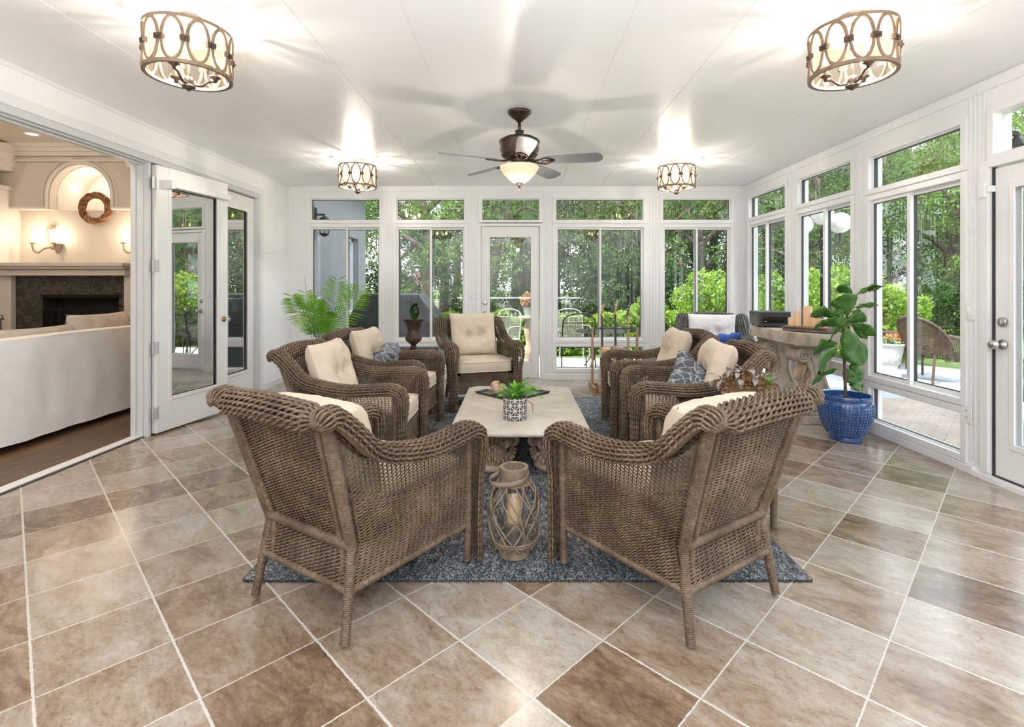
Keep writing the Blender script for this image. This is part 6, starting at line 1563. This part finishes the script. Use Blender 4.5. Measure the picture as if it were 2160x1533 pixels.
for k in range(4): a = PI / 4 + k * PI / 2; b = MB(); b.tube(smoothpath([(0.30 * math.cos(a), 0.30 * math.sin(a), 0.60), (0.15 * math.cos(a), 0.15 * math.sin(a), 0.32), (0.36 * math.cos(a), 0.36 * math.sin(a), 0)], 6), 0.011, 6); b.build('leg', iron, r)

# plant stand with a potted coleus outside the back door
r = thing('pedestal_plant_stand', 'carved pale pedestal plant stand outside the back door', 'plant stand', (0.19, 8.2, GZ))
MB().lathe([(0.14, 0), (0.15, 0.03), (0.10, 0.06), (0.07, 0.12), (0.10, 0.22), (0.075, 0.34), (0.04, 0.42), (0.055, 0.55), (0.075, 0.66), (0.05, 0.78), (0.10, 0.84)], n=20, rmod=lambda a, z: 1 + 0.12 * math.sin(5 * a + 18 * z)).build('column', stonecarve, r, smooth=True)
MB().lathe([(0.001, 0.84), (0.17, 0.84), (0.17, 0.865), (0.001, 0.865)], n=28).build('top', stonepale, r)
r = thing('potted_coleus', 'pale bucket of pink and green coleus on the pedestal outside the back door', 'potted plant', (0.20, 8.2, GZ + 0.866))
MB().lathe([(0.075, 0), (0.095, 0.14), (0.10, 0.15), (0.085, 0.15), (0.002, 0.13)], n=24).build('pot', M('green_grey_pot', (0.36, 0.40, 0.36), 0.5), r, smooth=True, ang=40)
def leafcloud(b, n, fn, L, ar=0.55, seed=1, up=0.3):
    rs = np.random.RandomState(seed); P = fn(n, rs)
    d = rs.normal(size=(n, 3)); d[:, 2] += up; d /= np.linalg.norm(d, axis=1)[:, None]
    e = rs.normal(size=(n, 3)); s_ = np.cross(d, e); s_ /= np.linalg.norm(s_, axis=1)[:, None]
    l = L * rs.uniform(0.6, 1.3, (n, 1)); nn_ = np.cross(s_, d)
    V = np.stack([P - d * l / 2, P + s_ * l * ar / 2 + nn_ * l * 0.08, P + d * l / 2, P - s_ * l * ar / 2 + nn_ * l * 0.08], 1).reshape(-1, 3)
    i = np.arange(n)[:, None] * 4
    b.add(V, map(tuple, (i + np.array([[0, 1, 2, 3]])).tolist())); return b
def ball(c, r_):
    def f(n, rs):
        d = rs.normal(size=(n, 3)); d /= np.linalg.norm(d, axis=1)[:, None]; return np.array(c) + d * np.array(r_) * (rs.uniform(0.35, 1, (n, 1)) ** 0.5)
    return f
leafcloud(MB(), 260, ball((-0.02, 0, 0.26), (0.13, 0.12, 0.13)), 0.06, 0.7, 5).build('foliage', leafmat('coleus_leaf', (0.62, 0.22, 0.16), (0.32, 0.34, 0.12), 0.3, 22), r)

# hedge, shrubs
hedgem = leafmat('hedge_green', (0.09, 0.19, 0.02), (0.33, 0.46, 0.07), 0.35, 2.5, 0.45)
woodm = M('bark', (0.115, 0.085, 0.065), 0.9, var=0.45, vs=5, bump=0.6, bs=14, vec_scale=(1, 1, 0.3))
def boxcloud(x0, x1, y0, y1, z0, z1, seed=0):
    def f(n, rs):
        p = rs.uniform(size=(n, 3)); k = rs.randint(0, 3, n)      # favour front face and top
        top = z1 + 0.10 * np.sin(p[:, 0] * 23 + seed) * np.sin(p[:, 0] * 57) - 0.02
        X = x0 + (x1 - x0) * p[:, 0]; Y = y0 + (y1 - y0) * np.where(k == 0, p[:, 1] * 0.25, p[:, 1]); Z = z0 + (top - z0) * np.where(k == 1, 1 - 0.22 * p[:, 2], p[:, 2])
        Y = Y + 0.08 * np.sin(X * 5.0 + Z * 4)
        return np.stack([X, Y, Z], 1)
    return f
r = thing('clipped_hedge', 'long low bright green clipped hedge behind the back patio', 'hedge', (0, 0, 0))
leafcloud(MB(), 26000, boxcloud(-1.6, 5.0, 10.0, 10.9, GZ, 0.66), 0.085, 0.55, 2).build('foliage', hedgem, r)
b = MB(); random.seed(6)
for k in range(60): x = -1.5 + 6.4 * k / 59; b.tube([(x, 10.45, GZ - 0.02), (x + random.uniform(-0.1, 0.1), 10.4 + random.uniform(-0.2, 0.2), 0.5)], 0.012, 5)
b.build('stems', woodm, r)
def shrub_proto(name, label, n, rad_, hh, L, mat, seed, group, clumps=26):
    r = thing(name, label, 'shrub', group=group); rs0 = np.random.RandomState(seed)
    C = [(rs0.normal() * rad_ * 0.42, rs0.normal() * rad_ * 0.42, hh * rs0.uniform(0.12, 0.88)) for _ in range(clumps)]
    b = MB()
    for i, c in enumerate(C): leafcloud(b, n // clumps, ball(c, (rad_ * 0.36, rad_ * 0.36, hh * 0.17)), L, 0.5, seed + i)
    b.build('foliage', mat, r)
    b = MB()
    for c in C[::2]: b.tube(smoothpath([(0.1 * c[0], 0.1 * c[1], -0.03), (c[0] * 0.5, c[1] * 0.5, c[2] * 0.4), c], 4), np.linspace(0.022, 0.008, 9), 5)
    b.build('stems', woodm, r)
    return r
brightm = leafmat('bright_shrub_green', (0.09, 0.20, 0.02), (0.33, 0.48, 0.07), 0.35, 2.0, 0.45)
sp = shrub_proto('garden_shrub', '', 7800, 0.72, 1.62, 0.085, brightm, 30, 'bright green shrubs outside the right corner')
sl = [(3.85, 9.7, 1.0, 'tall bright green shrub outside the right end of the back windows'), (4.75, 9.1, 0.98, 'bright green shrub seen through the corner pane of the right wall'), (5.55, 9.3, 1.0, 'bright green shrub behind the candles on the stone console'), (6.2, 9.35, 1.08, 'bright green shrub behind the top of the fiddle leaf fig'), (7.15, 9.75, 0.85, 'bright green shrub behind the outdoor flower planter'), (3.1, 11.6, 0.7, 'small bright shrub behind the hedge'), (8.2, 10.9, 0.7, 'low bright green shrub on the lawn beyond the outdoor wicker table')]
for i, (x, y, s, lb) in enumerate(sl):
    c_ = sp if i == 0 else copy_tree(sp); c_.location = (x, y, GZ); c_.rotation_euler = (0, 0, i * 1.3); c_.scale = (s, s, s); c_['label'] = lb
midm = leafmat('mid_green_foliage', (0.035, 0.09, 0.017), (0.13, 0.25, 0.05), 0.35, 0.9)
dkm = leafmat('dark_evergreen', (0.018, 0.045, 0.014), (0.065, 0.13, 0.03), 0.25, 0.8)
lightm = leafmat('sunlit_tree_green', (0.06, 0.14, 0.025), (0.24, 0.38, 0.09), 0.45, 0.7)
dp = shrub_proto('dark_bush', '', 9000, 1.25, 2.5, 0.11, dkm, 60, 'dark bushes at the edge of the woods', 34)
dl = [(3.0, 14.3, 1.0, 'large dark green bush beyond the hedge, seen over the guitars'), (5.0, 15.5, 0.75, 'dark green bush under the trees behind the corner chair'), (-1.2, 14.8, 0.6, 'dark green bush behind the covered grill'), (0.6, 15.6, 0.55, 'dark green bush beyond the back door'), (10.6, 13.6, 0.62, 'round green bush on the lawn behind the outdoor wicker armchair'), (12.6, 14.2, 0.70, 'green bush right of the round one on the far side of the lawn'), (14.6, 14.6, 0.66, 'dark hedge bush seen through the right-hand door'), (-4.0, 16.0, 0.8, 'dark bush left of the grill'), (8.3, 16.5, 0.9, 'dark green bush below the trees behind the console')]
for i, (x, y, s, lb) in enumerate(dl):
    c_ = dp if i == 0 else copy_tree(dp); c_.location = (x, y, GZ); c_.rotation_euler = (0, 0, i * 1.9); c_.scale = (s, s, s); c_['label'] = lb

# trees
def tree_proto(seed, leafm, n, L, hh=9.0, spread=2.6, low=1.2, lean=0.3, moss=34, clumps=70, tr=0.20):
    r = thing('tree', '', 'tree'); rs = np.random.RandomState(seed)
    top = np.array([lean, lean * 0.4, hh * 0.75]); b = MB()
    tp_ = smoothpath([(0, 0, -0.3), (lean * 0.15, 0, hh * 0.15), (lean * 0.2, lean * 0.3, hh * 0.35), (lean * 0.9, 0.1, hh * 0.55), tuple(top)], 6)
    b.tube(tp_, np.interp(np.linspace(0, 1, len(tp_)), [0, 0.06, 0.5, 1], [tr * 1.5, tr, tr * 0.65, 0.04]), 10)
    ends = []
    for k in range(9):
        t_ = rs.uniform(0.22, 0.85); p0 = tp_[int(t_ * (len(tp_) - 1))]; a = k * 2.4 + rs.uniform(-0.4, 0.4)
        ln_ = spread * rs.uniform(0.6, 1.1) * (1.1 - 0.5 * t_); e = p0 + np.array([math.cos(a) * ln_, math.sin(a) * ln_, rs.uniform(0.5, 1.8)])
        m_ = (p0 + e) / 2 + np.array([0, 0, rs.uniform(0.0, 0.5)]); pth = smoothpath([p0, m_, e], 5)
        b.tube(pth, np.linspace(tr * 0.42, 0.02, len(pth)), 6); ends += [m_, e, (m_ + e) / 2]
    b.build('trunk', woodm, r, smooth=True)
    b = MB(); C = []
    for k in range(clumps):
        if k < len(ends): c = ends[k] + rs.normal(size=3) * 0.3
        else:
            a = rs.uniform(0, 6.28); q = spread * rs.uniform(0.15, 1.0) ** 0.7; z = rs.uniform(low, hh)
            c = np.array([q * math.cos(a), q * math.sin(a), z])
        C.append(c); leafcloud(b, n // clumps, ball(c, (0.62, 0.62, 0.36)), L, 0.5, seed * 100 + k, 0.0)
    b.build('crown', leafm, r)
    if moss:
        b = MB(); V = []; Fm = []
        for k in range(moss):
            c = C[rs.randint(len(C))] + rs.normal(size=3) * 0.3
            for j in range(5):
                p = c + rs.normal(size=3) * np.array([0.12, 0.12, 0.05]); ll = rs.uniform(0.5, 1.3); w_ = rs.uniform(0.006, 0.018); a = rs.uniform(0, 3.14)
                dx, dy = w_ * math.cos(a), w_ * math.sin(a); i0 = len(V)
                V += [p + (dx, dy, 0), p - (dx, dy, 0), p + (-dx * 0.8 + 0.02, -dy * 0.8, -ll * 0.5), p + (dx * 0.8 + 0.02, dy * 0.8, -ll * 0.5), p + (0, 0, -ll)]
                Fm += [(i0, i0 + 1, i0 + 2, i0 + 3), (i0 + 3, i0 + 2, i0 + 4)]
        b.add(V, Fm); b.build('hanging_moss', leafmat('spanish_moss', (0.09, 0.11, 0.065), (0.20, 0.23, 0.15), 0.3, 1.5), r)
    return r
protos = [tree_proto(1, midm, 9500, 0.12, 9.0, 2.8, 0.9, 0.5), tree_proto(2, lightm, 10500, 0.115, 8.5, 2.6, 0.7, -0.4, 22), tree_proto(3, dkm, 9000, 0.13, 9.0, 2.7, 0.5, 0.2, 40), tree_proto(4, lightm, 6500, 0.11, 8.0, 2.2, 3.0, 1.0, 70, tr=0.24)]
tl_ = [  # x, y, scale, type
    (-6.5, 15, 1.0, 0), (-4.2, 18, 1.0, 2), (-2.6, 15.0, 1.0, 1), (-1.5, 19, 1.05, 0), (-3.3, 23, 1.2, 2), (0.3, 17.4, 1.0, 2), (-0.9, 15.2, 0.9, 3), (1.3, 21, 1.1, 1), (-8, 21, 1.2, 1),
    (1.9, 24, 1.2, 0), (3.1, 19.5, 1.05, 1), (4.4, 16.3, 1.0, 3), (5.0, 20.5, 1.1, 2), (6.3, 17.0, 1.05, 3), (7.6, 20, 1.1, 0), (6.4, 24, 1.2, 1), (3.9, 26, 1.3, 2), (0.0, 28, 1.4, 1), (-5, 28, 1.4, 0),
    (8.6, 14.8, 0.95, 2), (9.4, 18.2, 1.1, 1), (11, 21, 1.15, 2), (8.9, 24.5, 1.3, 0), (7.2, 12.6, 0.72, 0), (12.5, 17.2, 1.0, 3), (12.9, 24, 1.25, 1), (15.2, 21, 1.1, 0), (14.6, 17.5, 0.95, 3), (17.5, 24, 1.2, 2),
    (17.5, 18.5, 0.95, 1), (20.5, 22, 1.1, 0), (21, 27, 1.3, 2), (16, 29, 1.4, 0), (11.5, 30, 1.45, 2), (24, 25, 1.2, 1), (19.5, 16.6, 0.9, 2), (22.5, 18.5, 1.0, 1), (25, 31, 1.4, 0), (6.5, 32, 1.5, 0), (28, 27, 1.3, 2), (13.0, 12.2, 0.78, 1), (16.2, 13.2, 0.8, 3), (-5, -14, 1.0, 1), (0, -13, 1.1, 0), (5, -14, 1.0, 2), (10, -11, 1.0, 1), (-10, -12, 1.0, 0), (15, -6, 1.0, 0), (17, 2, 1.0, 1), (30, 34, 1.5, 0), (20, 34, 1.6, 1), (1.5, 34, 1.6, 2), (-4, 35, 1.6, 1), (10, 37, 1.7, 1)]  # those behind the rear wall are unseen, added for green window reflections
kinds = ['mid green bushy tree with trailing moss in the woods beyond the windows', 'light green sunlit tree in the woods beyond the windows', 'dark evergreen tree in the shade of the woods beyond the windows', 'tall tree with a thick bare leaning trunk and hanging moss in the woods']
used_ = [False] * 4; random.seed(9)
for (x, y, s, k) in tl_:
    c_ = protos[k] if not used_[k] else copy_tree(protos[k]); used_[k] = True
    c_.location = (x, y, GZ - 0.02); c_.rotation_euler = (0, 0, random.uniform(0, 6.28)); c_.scale = (s, s, s); c_['label'] = kinds[k]; c_['group'] = ['mid green trees of the woods', 'sunlit trees of the woods', 'dark evergreens of the woods', 'bare-trunked trees of the woods'][k]

# rail fence
r = thing('garden_fence', 'thin black metal fence crossing behind the grill and the trees', 'fence')
b = MB()
for z in (0.15, 0.80, 0.92): b.bb(-9, 6, 13.2, 13.22, z, z + 0.014)
for k in range(130): x = -9 + 15 * k / 129; b.bb(x - 0.005, x + 0.005, 13.2, 13.21, GZ, 0.93)
b.build('rails', iron, r)
for k in range(7): x = -9 + 2.5 * k; MB().bb(x - 0.025, x + 0.025, 13.19, 13.24, GZ, 1.02).build('post', iron, r)

# globe street lamp
r = thing('globe_lamp_post', 'black lamp post with three white glass globes outside the middle right window', 'lamp post', (3.735, 6.2, GZ))
b = MB(); b.lathe([(0.10, 0), (0.10, 0.08), (0.045, 0.16), (0.03, 0.3), (0.024, 2.0), (0.035, 2.02), (0.02, 2.08), (0.016, 2.22)], n=16); b.build('post', iron, r, smooth=True)
glb = M('milk_glass', (0.86, 0.86, 0.85), 0.25)
for k, (dx, dy, dz) in enumerate(((-0.24, 0.02, 2.10), (-0.04, -0.06, 2.22), (0.215, 0.0, 2.125))):
    b = MB(); b.tube(smoothpath([(0, 0, 1.95), (dx * 0.4, dy, 1.84), (dx * 0.85, dy, 1.86), (dx, dy, 1.95), (dx, dy, dz - 0.11)], 6), 0.014, 8); b.build('arm', iron, r, smooth=True)
    MB().sphere((dx, dy, dz), 0.125, 24, 16).build('globe', glb, r, smooth=True)

# outdoor wicker armchair and its partner
def outdoor_chair():
    r = thing('outdoor_wicker_chair', '', 'armchair', group='dark round-backed outdoor wicker chairs')
    def bk(u, v):
        u = np.asarray(u, float); v = np.asarray(v, float); u, v = np.broadcast_arrays(u, v)
        a = PI * (u - 0.5) * 1.05; hgt = 0.40 + (0.50 * np.cos(a * 0.92) ** 0.7 + 0.02) * v
        return np.stack([0.31 * np.sin(a) * (1 + 0.05 * v), -0.10 - 0.22 * np.cos(a) - 0.12 * v * np.cos(a), hgt], -1)
    b = MB(); weave(b, bk, 50, 30, 0.0055, 0.006, pair=False); P = [bk(np.array([u]), np.array([1.0]))[0] for u in np.linspace(0.0, 1, 30)]; wrapped(b, P, 0.022, 0.02); b.build('backrest', wickd, r, smooth=True)
    b = MB(); weave(b, bil((-0.28, -0.28, 0.40), (0.28, -0.28, 0.40), (0.28, 0.27, 0.41), (-0.28, 0.27, 0.41)), 30, 16, 0.0065, 0.004, pair=False)
    weave(b, bil((-0.29, 0.27, 0.27), (0.29, 0.27, 0.27), (0.29, 0.27, 0.41), (-0.29, 0.27, 0.41)), 9, 16, 0.006, 0.005, pair=False); b.build('seat', wickd, r, smooth=True)
    for s in (-1, 1):
        b = MB(); wrapped(b, smoothpath([(s * 0.30, -0.12, 0.66), (s * 0.34, 0.05, 0.62), (s * 0.35, 0.24, 0.62), (s * 0.34, 0.31, 0.56), (s * 0.31, 0.28, 0.40)], 6), 0.028, 0.02)
        weave(b, bil((s * 0.30, -0.20, 0.30), (s * 0.30, 0.27, 0.28), (s * 0.34, 0.27, 0.60), (s * 0.31, -0.12, 0.62)), 20, 12, 0.0055, 0.005, pair=False); b.build('arm', wickd, r, smooth=True)
        for (x, y, x2, y2) in ((s * 0.29, 0.26, s * 0.31, 0.29), (s * 0.22, -0.27, s * 0.25, -0.36)): b = MB(); wrapped(b, [(x, y, 0.40), (x2, y2, 0.0)], 0.018, 0.02); b.build('leg', wickd, r, smooth=True)
    return r
oc = outdoor_chair(); oc.location = (6.0, 7.35, GZ); oc.rotation_euler = (0, 0, rad(-72)); oc['label'] = 'dark outdoor wicker armchair with a rounded back on the grey patio, right of the planter'
o2 = copy_tree(oc); o2.location = (4.98, 4.62, GZ); o2.rotation_euler = (0, 0, rad(60)); o2['label'] = 'outdoor wicker chair at the right picture edge, seen through the right-hand door'
r = thing('outdoor_side_table', 'dark outdoor wicker table left of the white flower planter', 'side table', (6.05, 8.45, GZ), 0.3)
b = MB(); weave(b, bil((-0.3, -0.3, 0.60), (0.3, -0.3, 0.60), (0.3, 0.3, 0.60), (-0.3, 0.3, 0.60)), 28, 14, 0.0075, 0.004, pair=False)
for s in (-1, 1):
    weave(b, bil((-0.29, s * 0.29, 0.38), (0.29, s * 0.29, 0.38), (0.3, s * 0.3, 0.60), (-0.3, s * 0.3, 0.60)), 14, 14, 0.006, 0.005, pair=False)
    weave(b, bil((s * 0.29, -0.29, 0.38), (s * 0.29, 0.29, 0.38), (s * 0.3, 0.3, 0.60), (s * 0.3, -0.3, 0.60)), 14, 14, 0.006, 0.005, pair=False)
b.build('woven_top', wickd, r, smooth=True)
for x in (-1, 1):
    for y in (-1, 1): b = MB(); wrapped(b, [(x * 0.27, y * 0.27, 0.45), (x * 0.25, y * 0.25, 0)], 0.022, 0.02); b.build('leg', wickd, r, smooth=True)
r = thing('stone_planter', 'white fluted stone planter with orange flowers on the grey patio', 'planter', (5.56, 7.55, GZ))
wst = stonemat('weathered_white_stone', (0.30, 0.29, 0.27), (0.55, 0.54, 0.51), (0.70, 0.69, 0.66), 5, 0.4)
MB().lathe([(0.13, 0.0), (0.135, 0.03), (0.12, 0.10), (0.10, 0.15), (0.105, 0.19), (0.12, 0.21), (0.135, 0.30), (0.155, 0.40), (0.175, 0.47), (0.19, 0.48), (0.19, 0.505), (0.16, 0.505), (0.15, 0.46), (0.002, 0.45)], n=48, rmod=lambda a, z: 1 + 0.03 * math.cos(14 * a) * (0.2 < z < 0.45)).build('bowl', wst, r, smooth=True)
leafcloud(MB(), 420, ball((0, 0, 0.53), (0.20, 0.18, 0.10)), 0.05, 0.6, 5).build('foliage', leafmat('grey_green', (0.16, 0.28, 0.12), (0.40, 0.50, 0.30), 0.3, 12), r)
leafcloud(MB(), 130, ball((0.05, -0.03, 0.59), (0.15, 0.12, 0.06)), 0.045, 0.9, 8).build('blossom', leafmat('orange_petal', (0.55, 0.13, 0.04), (0.75, 0.35, 0.15), 0.3, 12), r)

# brick house in the distance
r = thing('distant_brick_house', 'low brick house far beyond the lawn, seen through the right-hand door', 'house', (27.5, 24.5, GZ), -0.7)
b = MB(); b.bb(-5, 5, -3, 3, 0, 2.7); b.build('wall', M('pinkish_brick', (0.48, 0.28, 0.20), 0.85, var=0.2, vs=4), r)
b = MB(); b.prism([(-3.6, 2.65), (3.6, 2.65), (0, 4.6)], -5.5, 5.5, 'X'); b.build('roof', M('grey_shingle', (0.12, 0.11, 0.11), 0.9, var=0.2, vs=5), r)
for x in (-3.5, -1.2, 1.2, 3.5):
    f_ = MB().bb(x - 0.55, x + 0.55, -3.06, -2.98, 0.9, 2.1).build('window', white, r); MB().bb(x - 0.45, x + 0.45, -3.08, -3.05, 1.0, 2.0).build('pane', M('dusk_glass', (0.25, 0.28, 0.33), 0.1), f_)
